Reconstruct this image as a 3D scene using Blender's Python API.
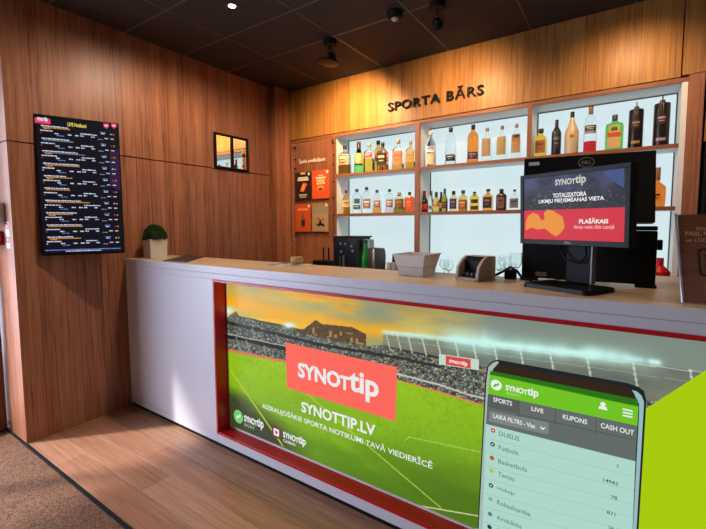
import bpy, bmesh, math, random
import numpy as np
from mathutils import Matrix, Vector

for o_ in list(bpy.data.objects): bpy.data.objects.remove(o_)
SC = bpy.context.scene
COL = SC.collection
random.seed(7)

# ------------------------------------------------------------------ camera
F, CX, CY, CH = 400.5057, 353.0, 255.188, 1.42
RM = np.array([[0.8275631114624262, -0.03968715672635966, 0.5599680581404669],
               [0.5613618414453144, 0.0647059911419805, -0.8250369795830121],
               [-0.0034899162960756723, 0.9971148701635691, 0.07582714674135563]])
CP = np.array([0, 0, CH])
cd = bpy.data.cameras.new('camera'); cam = bpy.data.objects.new('camera', cd); COL.objects.link(cam)
cd.sensor_fit = 'HORIZONTAL'; cd.sensor_width = 36; cd.lens = F / 706 * 36
cd.shift_y = -(264.5 - CY) / 706; cd.clip_start = .02; cd.clip_end = 100
M4 = Matrix.Identity(4)
for i in range(3):
    for j in range(3): M4[i][j] = RM[i, j]
M4.translation = (0, 0, CH); cam.matrix_world = M4
SC.camera = cam

# ------------------------------------------------------------------ sky, sun, exposure
vs = SC.view_settings
vs.view_transform = 'Standard'; vs.look = 'None'; vs.exposure = 0.0; vs.gamma = 1.0; vs.use_curve_mapping = False
w = bpy.data.worlds.new('sky'); SC.world = w; w.use_nodes = True
bg = w.node_tree.nodes['Background']; bg.inputs[0].default_value = (.72, .79, 1.0, 1); bg.inputs[1].default_value = 12.0
sd = bpy.data.lights.new('sun', 'SUN'); sd.energy = 6.0; sd.angle = math.radians(3.5); sd.color = (1.0, .97, .95)
so = bpy.data.objects.new('sun', sd); COL.objects.link(so)
so.rotation_euler = Vector((1.0, 1.15, -1.24)).to_track_quat('-Z', 'Y').to_euler()
so.location = (-6, -3, 5)
pd = bpy.data.lights.new('window_portal', 'AREA'); pd.shape = 'RECTANGLE'; pd.size = 2.2; pd.size_y = 2.35; pd.cycles.is_portal = True
po = bpy.data.objects.new('window_portal', pd); COL.objects.link(po)
po.location = (-3.62, -.36, 1.27); po.rotation_euler = (math.radians(90), 0, math.radians(-90))

# ------------------------------------------------------------------ pixel helpers (photo 706x529)
def ray(px, py): return RM @ np.array([px - CX, -(py - CY), -F])
def on(px, py, ax, val):
    d = ray(px, py); t = (val - CP[ax]) / d[ax]; return CP + t * d
def proj(x, y, z):
    q = [sum(RM[k, i] * (v - c) for k, (v, c) in enumerate(zip((x, y, z), CP))) for i in range(3)]
    return CX + F * q[0] / -q[2], CY - F * q[1] / -q[2]

# ------------------------------------------------------------------ materials
def lin(c):
    r = []
    for v in c[:3]:
        v = v / 255.0
        r.append(v / 12.92 if v <= .04045 else ((v + .055) / 1.055) ** 2.4)
    return tuple(r) + (1.0,)
MC = {}
def mat(name, c, rough=.5, metal=0., spec=.5, trans=0., ior=1.45, alpha=None, bump=0, bscale=200, coat=0):
    if name in MC: return MC[name]
    m = bpy.data.materials.new(name); m.use_nodes = True; nt = m.node_tree; b = nt.nodes['Principled BSDF']
    b.inputs['Base Color'].default_value = lin(c); b.inputs['Roughness'].default_value = rough
    b.inputs['Metallic'].default_value = metal; b.inputs['Specular IOR Level'].default_value = spec
    b.inputs['Transmission Weight'].default_value = trans; b.inputs['IOR'].default_value = ior
    b.inputs['Coat Weight'].default_value = coat
    # slight procedural variation of tone, and optional fine relief
    tc = nt.nodes.new('ShaderNodeTexCoord'); nz = nt.nodes.new('ShaderNodeTexNoise'); nz.inputs['Scale'].default_value = bscale
    nt.links.new(tc.outputs['Object'], nz.inputs['Vector'])
    if bump:
        bp = nt.nodes.new('ShaderNodeBump'); bp.inputs['Strength'].default_value = bump; bp.inputs['Distance'].default_value = .002
        nt.links.new(nz.outputs['Fac'], bp.inputs['Height']); nt.links.new(bp.outputs['Normal'], b.inputs['Normal'])
    if not trans:
        mr = nt.nodes.new('ShaderNodeMapRange'); mr.inputs['To Min'].default_value = rough * .92; mr.inputs['To Max'].default_value = min(1, rough * 1.08)
        nt.links.new(nz.outputs['Fac'], mr.inputs['Value']); nt.links.new(mr.outputs['Result'], b.inputs['Roughness'])
    MC[name] = m; return m
def emis(c, strength=1.0, name=None):
    key = name or 'print_%d_%d_%d_%d' % (c[0], c[1], c[2], strength * 100)
    if key in MC: return MC[key]
    m = bpy.data.materials.new(key); m.use_nodes = True; nt = m.node_tree; b = nt.nodes['Principled BSDF']
    b.inputs['Base Color'].default_value = (0.01, .01, .01, 1); b.inputs['Roughness'].default_value = .35
    b.inputs['Specular IOR Level'].default_value = .1
    b.inputs['Emission Color'].default_value = lin(c); b.inputs['Emission Strength'].default_value = strength
    MC[key] = m; return m
def wood(name, dark, mid, light, axis='z', stave=.085, rough=.42, grain=1.0, coatw=0.0, stave_amt=.5):
    """veneer: grain streaks along `axis`, faint staves side by side"""
    m = bpy.data.materials.new(name); m.use_nodes = True; nt = m.node_tree; N = nt.nodes; L = nt.links; b = N['Principled BSDF']
    tc = N.new('ShaderNodeTexCoord'); sx = N.new('ShaderNodeSeparateXYZ'); L.new(tc.outputs['Object'], sx.inputs[0])
    def math_(op, a, bb=None):
        n = N.new('ShaderNodeMath'); n.operation = op
        for k, v in ((0, a), (1, bb)):
            if v is None: continue
            if hasattr(v, 'links'): L.new(v, n.inputs[k])
            else: n.inputs[k].default_value = v
        return n.outputs[0]
    X, Y, Z = sx.outputs
    if axis == 'z': across = math_('ADD', X, Y); along = Z
    elif axis == 'x': across = math_('ADD', Y, Z); along = X
    else: across = math_('ADD', X, Z); along = Y
    st = math_('FLOOR', math_('DIVIDE', across, stave))
    wn = N.new('ShaderNodeTexWhiteNoise'); wn.noise_dimensions = '1D'; L.new(st, wn.inputs['W'])
    # grain coordinate, broken up per stave
    cx = N.new('ShaderNodeCombineXYZ')
    L.new(math_('MULTIPLY', across, 70.0 * grain), cx.inputs[0])
    L.new(math_('ADD', math_('MULTIPLY', along, 1.6), math_('MULTIPLY', wn.outputs['Value'], 37.0)), cx.inputs[1])
    n1 = N.new('ShaderNodeTexNoise'); n1.inputs['Scale'].default_value = 1.0; n1.inputs['Detail'].default_value = 5; n1.inputs['Roughness'].default_value = .62; n1.inputs['Distortion'].default_value = .6
    L.new(cx.outputs[0], n1.inputs['Vector'])
    cx2 = N.new('ShaderNodeCombineXYZ')
    L.new(math_('MULTIPLY', across, 260.0 * grain), cx2.inputs[0]); L.new(math_('MULTIPLY', along, 5.0), cx2.inputs[1])
    n2 = N.new('ShaderNodeTexNoise'); n2.inputs['Scale'].default_value = 1.0; n2.inputs['Detail'].default_value = 3
    L.new(cx2.outputs[0], n2.inputs['Vector'])
    fac = math_('ADD', math_('MULTIPLY', n1.outputs['Fac'], .62), math_('MULTIPLY', n2.outputs['Fac'], .38))
    fac = math_('ADD', fac, math_('MULTIPLY', math_('SUBTRACT', wn.outputs['Value'], .5), .22 * stave_amt))
    edge = math_('LESS_THAN', math_('FRACT', math_('ADD', math_('DIVIDE', across, stave), math_('MULTIPLY', n1.outputs['Fac'], .12))), .05 if axis == 'z' else -1)
    fac = math_('SUBTRACT', fac, math_('MULTIPLY', edge, math_('MULTIPLY', wn.outputs['Value'], .14)))
    cr = N.new('ShaderNodeValToRGB'); L.new(fac, cr.inputs[0])
    e = cr.color_ramp.elements; e[0].position = .33; e[0].color = lin(dark); e[1].position = .68; e[1].color = lin(light)
    k = e.new(.5); k.color = lin(mid)
    L.new(cr.outputs[0], b.inputs['Base Color'])
    b.inputs['Roughness'].default_value = rough; b.inputs['Coat Weight'].default_value = coatw; b.inputs['Coat Roughness'].default_value = .25
    b.inputs['Specular IOR Level'].default_value = .35
    bp = N.new('ShaderNodeBump'); bp.inputs['Strength'].default_value = .12; bp.inputs['Distance'].default_value = .001
    L.new(fac, bp.inputs['Height']); L.new(bp.outputs[0], b.inputs['Normal'])
    MC[name] = m; return m

W_WALL = wood('wall_veneer', (98, 58, 40), (152, 97, 69), (176, 120, 90), 'z', .075)
W_HEAD = wood('header_veneer', (116, 72, 34), (158, 109, 52), (180, 132, 70), 'z', .08)
W_EDGE = wood('shelf_edge_veneer', (100, 62, 42), (134, 84, 56), (152, 100, 70), 'x', .5, stave_amt=.1)
W_EDGEV = wood('upright_edge_veneer', (100, 62, 42), (134, 84, 56), (152, 100, 70), 'z', .5, stave_amt=.1)
W_TOP = wood('worktop_oak', (178, 150, 118), (200, 174, 142), (214, 190, 160), 'x', .25, .38, .6, stave_amt=.25)
W_FLOOR = [wood('floor_plank_%d' % i, d, m_, l, 'x', .5, .36, .7, .12, .2) for i, (d, m_, l) in enumerate([
    ((140, 98, 74), (166, 120, 93), (186, 142, 112)), ((130, 90, 68), (156, 111, 86), (176, 131, 103)), ((146, 104, 80), (172, 126, 98), (192, 148, 117))])]
WHITE = mat('white_laminate', (214, 212, 220), .38, bscale=30)
WHITE_IN = mat('white_shelf_board', (226, 224, 222), .5)
BLACK = mat('black_plastic', (13, 13, 16), .42, spec=.22)
BLACKM = mat('black_matt', (12, 12, 13), .65, spec=.25)
RUBBER = mat('black_rubber', (16, 16, 18), .8, spec=.2)
RED = mat('red_lacquer', (196, 22, 34), .3)
CEIL = mat('ceiling_tile_charcoal', (56, 51, 49), .85, bump=.4, bscale=350)
TBAR = mat('ceiling_grid_bar', (84, 78, 73), .4)
STEEL = mat('brushed_steel', (190, 190, 190), .25, 1.0)
GREY = mat('grey_plastic', (168, 152, 144), .5)

# ------------------------------------------------------------------ mesh helpers
def link(o, parent=None):
    COL.objects.link(o)
    if parent is not None: o.parent = parent
    return o
def mesh(name, v, f, m, parent=None, smooth=False):
    me = bpy.data.meshes.new(name); me.from_pydata([tuple(map(float, p)) for p in v], [], f); me.update()
    me.materials.append(m)
    if smooth:
        for p in me.polygons: p.use_smooth = True
    return link(bpy.data.objects.new(name, me), parent)
def bm_obj(name, bm, m, parent=None, smooth=False):
    me = bpy.data.meshes.new(name); bm.to_mesh(me); bm.free(); me.materials.append(m)
    if smooth:
        for p in me.polygons: p.use_smooth = True
    return link(bpy.data.objects.new(name, me), parent)
def add_box(bm, x0, x1, y0, y1, z0, z1, mi=None):
    vs_ = [bm.verts.new((x, y, z)) for x in (x0, x1) for y in (y0, y1) for z in (z0, z1)]
    for q in ((0, 1, 3, 2), (4, 6, 7, 5), (0, 4, 5, 1), (2, 3, 7, 6), (0, 2, 6, 4), (1, 5, 7, 3)):
        bm.faces.new([vs_[i] for i in q])
def box(name, x0, x1, y0, y1, z0, z1, m, parent=None, bev=0.0, seg=2):
    bm = bmesh.new(); add_box(bm, x0, x1, y0, y1, z0, z1)
    if bev: bmesh.ops.bevel(bm, geom=bm.edges[:], offset=bev, segments=seg, profile=.7, affect='EDGES')
    bmesh.ops.recalc_face_normals(bm, faces=bm.faces[:])
    return bm_obj(name, bm, m, parent, False)
def boxes(name, lst, m, parent=None, bev=0):
    bm = bmesh.new()
    for b in lst: add_box(bm, *b)
    if bev: bmesh.ops.bevel(bm, geom=bm.edges[:], offset=bev, segments=1, affect='EDGES')
    bmesh.ops.recalc_face_normals(bm, faces=bm.faces[:])
    return bm_obj(name, bm, m, parent)
def sect(t, n=2.0, ry=1.0):
    c, s = math.cos(t), math.sin(t); k = (abs(c) ** n + abs(s) ** n) ** (-1.0 / n)
    return c * k, s * k * ry
def lathe_data(prof, seg=24, n=2.0, ry=1.0, a0=None, a1=None, off=(0, 0, 0), nfun=None):
    full = a0 is None; cnt = seg if full else seg + 1
    v, f = [], []
    for r, z in prof:
        nn = nfun(r, z) if nfun else n
        for i in range(cnt):
            t = 2 * math.pi * i / seg if full else a0 + (a1 - a0) * i / seg
            x, y = sect(t, nn, ry if r > 0 else 1)
            v.append((x * r + off[0], y * r + off[1], z + off[2]))
    for j in range(len(prof) - 1):
        for i in range(seg):
            k = (i + 1) % cnt if full else i + 1
            f.append((j * cnt + i, j * cnt + k, (j + 1) * cnt + k, (j + 1) * cnt + i))
    return v, f
def lathe(name, prof, m, parent=None, seg=24, n=2.0, ry=1.0, off=(0, 0, 0), smooth=True, **kw):
    v, f = lathe_data(prof, seg, n, ry, off=off, **kw)
    o = mesh(name, v, f, m, parent, smooth)
    bm = bmesh.new(); bm.from_mesh(o.data); bmesh.ops.remove_doubles(bm, verts=bm.verts[:], dist=1e-6)
    bmesh.ops.recalc_face_normals(bm, faces=bm.faces[:]); bm.to_mesh(o.data); bm.free()
    if smooth:
        o.data.shade_smooth()
        try: o.data.set_sharp_from_angle(angle=math.radians(40))
        except Exception: pass
    return o
def tube(name, pts, r, m, parent=None, seg=8):
    pts = [Vector(p) for p in pts]; v, f = [], []
    for i, p in enumerate(pts):
        d = (pts[min(i + 1, len(pts) - 1)] - pts[max(i - 1, 0)]).normalized()
        a = d.orthogonal().normalized() if i == 0 else (a_prev - d * a_prev.dot(d)).normalized()
        a_prev = a; b = d.cross(a)
        for k in range(seg):
            t = 2 * math.pi * k / seg; v.append(p + (a * math.cos(t) + b * math.sin(t)) * r)
    for i in range(len(pts) - 1):
        for k in range(seg):
            k2 = (k + 1) % seg; f.append((i * seg + k, i * seg + k2, (i + 1) * seg + k2, (i + 1) * seg + k))
    f.append(tuple(range(seg))[::-1]); f.append(tuple((len(pts) - 1) * seg + k for k in range(seg)))
    return mesh(name, v, f, m, parent, True)
def cyl(name, c, r, h, m, parent=None, seg=24, axis='z'):
    o = lathe(name, [(0, 0), (r * .97, 0), (r, h * .04), (r, h * .96), (r * .97, h), (0, h)], m, parent, seg)
    if axis == 'y': o.data.transform(Matrix.Rotation(math.radians(90), 4, 'X'))
    if axis == 'x': o.data.transform(Matrix.Rotation(math.radians(90), 4, 'Y'))
    o.data.transform(Matrix.Translation(c)); return o
def thing(name, loc, label, cat, group=None, rz=0.0, rx=0.0):
    o = bpy.data.objects.new(name, None); link(o); o.empty_display_size = .05
    o.location = loc; o.rotation_euler = (rx, 0, rz); o['label'] = label; o['category'] = cat
    if group: o['group'] = group
    return o
def tag(o, label, cat, group=None, kind=None):
    o['label'] = label; o['category'] = cat
    if group: o['group'] = group
    if kind: o['kind'] = kind
    return o
def struct(o, label=None, cat=None):
    o['kind'] = 'structure'
    if label: o['label'] = label
    if cat: o['category'] = cat
    return o

# ---- flat print helpers: local plane with x right, z up, facing local -y
class Plane:
    def __init__(s, loc, rz=0.0, rx=0.0):
        s.M = Matrix.Translation(loc) @ Matrix.Rotation(rz, 4, 'Z') @ Matrix.Rotation(rx, 4, 'X')
        s.I = s.M.inverted()
        s.o = s.I @ Vector(CP)
    def uv(s, px, py, y=0.0):
        d = s.I.to_3x3() @ Vector(ray(px, py)); t = (y - s.o.y) / d.y; p = s.o + d * t
        return p.x, p.z
def flat(name, pts, y, m, parent):
    """polygon print on local plane y, facing -y"""
    area = sum(pts[i][0] * pts[(i + 1) % len(pts)][1] - pts[(i + 1) % len(pts)][0] * pts[i][1] for i in range(len(pts)))
    if area < 0: pts = pts[::-1]
    return mesh(name, [(x, y, z) for x, z in pts], [tuple(range(len(pts)))], m, parent)
def flats(name, polys, y, m, parent):
    v, f = [], []
    for pts in polys:
        area = sum(pts[i][0] * pts[(i + 1) % len(pts)][1] - pts[(i + 1) % len(pts)][0] * pts[i][1] for i in range(len(pts)))
        if area < 0: pts = pts[::-1]
        f.append(tuple(range(len(v), len(v) + len(pts)))); v += [(x, y, z) for x, z in pts]
    return mesh(name, v, f, m, parent)
def rect(x0, z0, x1, z1): return [(x0, z0), (x1, z0), (x1, z1), (x0, z1)]
def disc(cx, cz, r, n=20, rz=None): return [(cx + r * math.cos(2 * math.pi * i / n), cz + (rz or r) * math.sin(2 * math.pi * i / n)) for i in range(n)]
def rrect(x0, z0, x1, z1, r, n=5):
    o = []
    for (cx, cz, a) in ((x1 - r, z1 - r, 0), (x0 + r, z1 - r, 90), (x0 + r, z0 + r, 180), (x1 - r, z0 + r, 270)):
        for i in range(n + 1):
            t = math.radians(a + 90 * i / n); o.append((cx + r * math.cos(t), cz + r * math.sin(t)))
    return o
TXT = {}
def text_data(s, bold=0.0, extrude=0.0, spacing=1.0):
    k = (s, bold, extrude, spacing)
    if k in TXT: return TXT[k]
    cu = bpy.data.curves.new('t', 'FONT'); cu.body = s; cu.offset = bold; cu.extrude = extrude; cu.resolution_u = 3; cu.space_character = spacing
    ob = bpy.data.objects.new('t', cu); COL.objects.link(ob)
    bpy.context.view_layer.update()
    ev = ob.evaluated_get(bpy.context.evaluated_depsgraph_get()); me = ev.to_mesh()
    v = np.array([list(p.co) for p in me.vertices]); f = [tuple(p.vertices) for p in me.polygons]
    ev.to_mesh_clear(); bpy.data.objects.remove(ob); bpy.data.curves.remove(cu)
    lo, hi = v.min(0), v.max(0)
    TXT[k] = (v, f, lo, hi); return TXT[k]
def text(name, s, x0, z0, wd, ht, y, m, parent, bold=.02):
    """text fitted to a local box, printed at local plane y"""
    v, f, lo, hi = text_data(s, bold)
    q = [(x0 + (p[0] - lo[0]) / (hi[0] - lo[0]) * wd, y, z0 + (p[1] - lo[1]) / (hi[1] - lo[1]) * ht) for p in v]
    return mesh(name, q, f, m, parent)
def text_px(name, s, P, LB, LT, RB, y, m, parent, bold=.02):
    x0, z0 = P.uv(*LB, y); _, z1 = P.uv(*LT, y); x1, _ = P.uv(*RB, y)
    return text(name, s, x0, z0, x1 - x0, z1 - z0, y, m, parent, bold)
def logo(P, x0, z0, wd, ht, y, m, parent):
    """SYNOT + bold tip; z0 = baseline of the capitals, ht = cap height"""
    text('logo_letters', 'SYNO', x0, z0, wd * .56, ht, y, m, parent, .04)
    text('logo_letters', 'T', x0 + wd * .555, z0, wd * .115, ht * .86, y, m, parent, .04)
    text('logo_letters', 'tip', x0 + wd * .665, z0 - ht * .34, wd * .335, ht * 1.66, y, m, parent, .03)

# ================================================================== ROOM CONSTANTS (metres)
XW, YP, YF, YB, ZC = -3.18, .902, 1.5565, 3.3237, 2.868
ZG, ZT, ZR, ZRB, ZS1, ZS2, XF, XJ, ZLG, XR = 2.341, 1.1675, 1.0846, .0908, 1.9318, 1.5323, -2.111, -3.085, 1.9474, .2814
XO = -3.60          # street side wall plane
YBK, XRT = -2.7, 2.4   # wall behind the camera, wall on the right

# ------------------------------------------------------------------ floor with planks
fl = struct(box('floor', XO - .1, XRT + .1, YBK - .1, YB + .6, -.12, -.012, mat('floor_screed', (60, 44, 36), .8)), 'brown wood plank floor in front of the bar counter', 'floor')
pw, pl_ = .165, 1.28
y = YP - .012; row = 0
while y < YB + .3:
    x = XO - random.random() * pl_
    while x < XRT:
        x0, x1 = max(x, XO), min(x + pl_, XRT)
        if x1 - x0 > .02:
            box('plank', x0 + .0004, x1 - .0004, y + .0004, min(y + pw, YB + .3) - .0004, -.012, 0, random.choice(W_FLOOR), fl, .0007, 1)
        x += pl_
    y += pw; row += 1
# entrance mat (coir) with rubber edge
bm = bmesh.new()
nx, ny = 190, 110
gx = np.linspace(XO, XRT, nx); gy = np.linspace(YBK, YP - .033, ny)
vv = [[bm.verts.new((float(a), float(b), -.001 - .004 * random.random())) for b in gy] for a in gx]
for i in range(nx - 1):
    for j in range(ny - 1): bm.faces.new((vv[i][j], vv[i + 1][j], vv[i + 1][j + 1], vv[i][j + 1]))
mm = mat('coir_mat', (138, 96, 64), .95, bump=1.0, bscale=260)
nt = mm.node_tree; nz = nt.nodes.new('ShaderNodeTexNoise'); nz.inputs['Scale'].default_value = 130; nz.inputs['Detail'].default_value = 4
tc = nt.nodes.new('ShaderNodeTexCoord'); nt.links.new(tc.outputs['Object'], nz.inputs['Vector'])
cr = nt.nodes.new('ShaderNodeValToRGB'); nt.links.new(nz.outputs['Fac'], cr.inputs[0])
cr.color_ramp.elements[0].position = .35; cr.color_ramp.elements[0].color = lin((66, 44, 31)); cr.color_ramp.elements[1].position = .68; cr.color_ramp.elements[1].color = lin((140, 98, 70))
nt.links.new(cr.outputs[0], nt.nodes['Principled BSDF'].inputs['Base Color'])
mt = thing('entrance_mat', (0, 0, 0), 'large brown bristly entrance mat beside the wooden floor', 'mat')
p_ = bm_obj('pile', bm, mm, mt); p_['kind'] = 'stuff'
box('rubber_edge', XO, XRT, YP - .033, YP - .013, -.011, .002, RUBBER, mt, .001, 1)

# ------------------------------------------------------------------ walls
GAP = .007
wl = struct(box('wall_left', XW - .02 - .25, XW - .02, YP + .02, YB + .6, 0, ZC, BLACKM), 'wood veneered left wall carrying the vertical screen', 'wall')
pt = .02
def panel(name, x0, x1, y0, y1, z0, z1, m, par): return box(name, x0, x1, y0, y1, z0, z1, m, par, .0015, 1)
panel('veneer_panel', XW - pt, XW, YP, 3.10, .0, ZLG - GAP / 2, W_WALL, wl)
panel('veneer_panel', XW - pt, XW, YP, 3.10, ZLG + GAP / 2, ZC, W_WALL, wl)
# return of the wall (end face towards the street)
panel('end_panel', XO + .12, XW - .0005, YP - .018, YP, 0, ZLG - GAP / 2, W_WALL, wl)
panel('end_panel', XO + .12, XW - .0005, YP - .018, YP, ZLG + GAP / 2, ZC, W_WALL, wl)
# slim pilaster in the back corner
cp = struct(panel('trim_1', XW - .01, XJ, 3.105, YB, 0, ZC, W_WALL, None), 'slim veneered pilaster in the back left corner', 'pilaster')
# back wall
wb = struct(box('wall_back', XJ - .5, XRT + .1, YB + .30, YB + .42, 0, ZC, BLACKM), 'wood veneered back wall behind the bar', 'wall')
panel('header_panel', XJ + .003, .252, YB, YB + .02, ZG + GAP / 2, ZC, W_HEAD, wb)
panel('side_header_panel', .258, XRT, YB, YB + .02, ZG + .012, ZC, W_HEAD, wb)
panel('side_panel', XJ + .003, -2.505, YB + .004, YB + .024, 0, ZG - GAP / 2 - .035, W_WALL, wb)
panel('rail_panel', XJ + .003, -2.505, YB, YB + .02, ZG - .036, ZG - GAP / 2, W_EDGE, wb)
panel('upright_panel', XR + .012, .372, YB - .004, YB + .02, 0, ZG + .008, W_WALL, wb)
panel('side_panel', .385, XRT, YB + .01, YB + .03, 1.93, ZG + .008, W_HEAD, wb)
panel('side_panel', .385, XRT, YB + .01, YB + .03, 0, 1.20, W_HEAD, wb)
sb = thing('wall_screen', (1.0, YB + .012, 1.56), 'black wall screen right of the lit bottle shelves', 'screen')
box('body', -.61, .61, -.02, .02, -.36, .36, BLACKM, sb, .006)
box('glass', -.595, .595, -.0225, -.0202, -.345, .345, mat('dark_screen_glass', (6, 6, 8), .12), sb)
# right wall, wall behind the camera, both out of view
struct(box('wall_right', XRT, XRT + .12, YBK, YB + .6, 0, ZC, mat('plaster_grey', (150, 140, 132), .8)), 'plain plaster wall on the right', 'wall')
struct(box('wall_front', XO - .1, XRT + .1, YBK - .12, YBK, 0, ZC, mat('plaster_grey', (150, 140, 132), .8)), 'plain plaster wall behind the viewer', 'wall')
# street facade with a large window
wf = struct(thing('wall_facade', (XO, 0, 0), 'shopfront wall with a large window on the left', 'wall'))
FR = mat('facade_frame', (96, 60, 46), .5)
box('lintel', -.06, .06, YBK, YP, 2.45, ZC, FR, wf)
box('pier', -.06, .06, YP - .12, YP - .02, 0, 2.45, W_WALL, wf)
box('side_wall', -.06, .06, YBK, -1.5, .10, 2.45, FR, wf)
box('sill', -.06, .06, YBK, YP - .12, 0, .10, FR, wf)
box('end_wall', -.06, .119, YP - .001, YP + .06, 0, ZC, W_WALL, wf)
wn_ = struct(thing('window_1', (XO, 0, 0), 'large shopfront window left of the bar', 'window'))
for yy in (-1.47, -.36, .755): box('frame', -.03, .03, yy - .03, yy + .03, .10, 2.45, FR, wn_, .003, 1)
for zz in (.125, 2.425): box('frame', -.03, .03, -1.44, .725, zz - .025, zz + .025, FR, wn_)
gm = bpy.data.materials.new('window_glass'); gm.use_nodes = True; nt = gm.node_tree; nt.nodes.clear()
o_ = nt.nodes.new('ShaderNodeOutputMaterial'); a_ = nt.nodes.new('ShaderNodeBsdfTransparent'); b_ = nt.nodes.new('ShaderNodeBsdfGlossy'); b_.inputs['Roughness'].default_value = .02
x_ = nt.nodes.new('ShaderNodeMixShader'); x_.inputs[0].default_value = .07
nt.links.new(a_.outputs[0], x_.inputs[1]); nt.links.new(b_.outputs[0], x_.inputs[2]); nt.links.new(x_.outputs[0], o_.inputs[0])
for y0, y1 in ((-1.44, -.39), (-.33, .725)): box('pane', -.004, .004, y0, y1, .15, 2.40, gm, wn_)
struct(box('trim_2', XO - 2.5, XO - .061, YBK, YP + 1, -.15, -.03, mat('street_paving', (150, 148, 145), .8)), 'pavement outside the shopfront', 'pavement')

aw = struct(thing('wall_sun_blocker', (XO - .06, 0, 2.5), 'unseen canopy slab added outside above the shopfront window to block the high sun', 'canopy'))
box('sun_blocker_slab', -.67, 0, YBK, YP + .3, 0, .08, FR, aw)  # unseen slab, added and sized to cut off the sun through the window

# ------------------------------------------------------------------ ceiling with tiles and grid bars
ce = struct(box('ceiling', XO - .1, XRT + .1, YBK - .1, YB + .6, ZC + .012, ZC + .12, BLACKM), 'dark charcoal tiled suspended ceiling', 'ceiling')
xs = [XO, -3.31, -2.62, -1.915, -1.28, -.64, 0., .64, 1.28, 1.92, XRT]
ys = [YB + .02, 2.575, 2.115, 1.63, 1.15, .67, .19, -.29, -.77, -1.25, -1.73, -2.21, YBK]
for i in range(len(xs) - 1):
    for j in range(len(ys) - 1):
        box('ceiling_tile', xs[i] + .007, xs[i + 1] - .007, ys[j + 1] + .007, ys[j] - .007, ZC, ZC + .012, CEIL, ce, .002, 1)
for x in xs[1:-1]: box('grid_bar', x - .0065, x + .0065, YBK, YB + .02, ZC - .001, ZC + .011, TBAR, ce)
for y in ys[1:-1]:
    for i in range(len(xs) - 1): box('grid_bar', xs[i] + .0067, xs[i + 1] - .0067, y - .0065, y + .0065, ZC - .001, ZC + .011, TBAR, ce)

# ------------------------------------------------------------------ lamps
WARM = (1.0, .62, .30)
def downlight(x, y, label, power, group='recessed ceiling downlights'):
    t = thing('downlight', (x, y, ZC), label, 'downlight', group)
    lathe('trim_ring', [(.030, -.001), (.036, -.004), (.046, -.003), (.047, .0), (.030, .0)], mat('downlight_ring', (40, 36, 32), .4), t, 28)
    lathe('bulb', [(0, -.008), (.012, -.007), (.022, -.003), (.024, -.0005), (0, -.0005)], emis((255, 236, 180), 14, 'bulb_warm'), t, 20)
    l = bpy.data.lights.new('downlight_beam', 'SPOT'); l.energy = power; l.color = (1, .77, .54); l.spot_size = math.radians(174); l.spot_blend = .45; l.shadow_soft_size = .03
    lo = bpy.data.objects.new('downlight_beam', l); link(lo, t); lo.location = (0, 0, -.02)
d0 = on(232, 6, 2, ZC)
downlight(d0[0], d0[1], 'glowing round downlight in the dark ceiling above the bar', 88)
for x, y, lb in ((-.75, 1.9, 'added out-of-view downlight brightening the middle of the bar worktop'), (.45, 2.0, 'added out-of-view downlight brightening the worktop at the monitors'), (1.3, -.9, 'recessed downlight over the entrance mat behind the viewer')):  # first two are added out of view to brighten the bar worktop
    downlight(x, y, lb, 19)

def spot(x, y, label, aim, power, flange=True, size=112, blend=1.0, beam=None):
    t = thing('ceiling_spotlight', (x, y, ZC), label, 'spotlight', 'black ceiling spotlights')
    lathe('mount', [(0, 0), (.052, 0), (.052, -.034), (.047, -.04), (0, -.04)], BLACKM, t, 28)
    cyl('stem', (0, 0, -.075), .006, .036, BLACK, t, 10)
    head = Vector((0, .012, -.125)); d = (Vector(aim) - Vector((x, y, ZC)) - head).normalized()
    q = d.to_track_quat('Z', 'Y').to_matrix().to_4x4(); q.translation = head
    sidev = Vector((0, 0, 1)).cross(d).normalized()
    # yoke
    tube('yoke', [Vector((0, 0, -.072)), Vector((0, 0, -.078)) + sidev * .03, head + sidev * .038, head + sidev * .033], .0035, BLACK, t, 6)
    tube('yoke', [Vector((0, 0, -.072)), Vector((0, 0, -.078)) - sidev * .03, head - sidev * .038, head - sidev * .033], .0035, BLACK, t, 6)
    h = lathe('lamp_head', [(0, -.034), (.018, -.034), (.024, -.024), (.031, .0), (.034, .022), (.031, .022), (.022, .004), (0, .0)], BLACK, t, 24); h.data.transform(q)
    b = lathe('bulb', [(0, .006), (.012, .007), (.018, .012), (0, .013)], emis((255, 220, 160), 9, 'bulb_spot'), t, 16); b.data.transform(q)
    l = bpy.data.lights.new('spot_beam', 'SPOT'); l.energy = power; l.color = WARM; l.spot_size = math.radians(size); l.spot_blend = blend; l.shadow_soft_size = .02
    lo = bpy.data.objects.new('spot_beam', l); link(lo, t); q2 = d.to_track_quat('-Z', 'Y').to_matrix().to_4x4(); q2.translation = Vector(beam) if beam else head + d * .04; lo.matrix_local = q2
    return t, head, d
s1 = on(330, 40, 2, ZC); s2 = on(437.5, 3, 2, ZC); s0 = on(395, 12, 2, ZC); s3 = on(636, -1, 2, ZC)
t, hd, dd = spot(s1[0], s1[1], 'black ceiling spotlight with a round glass disc, nearest the pilaster', (-2.25, YB, 2.25), 135, beam=(-.02, .12, -.165))
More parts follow.
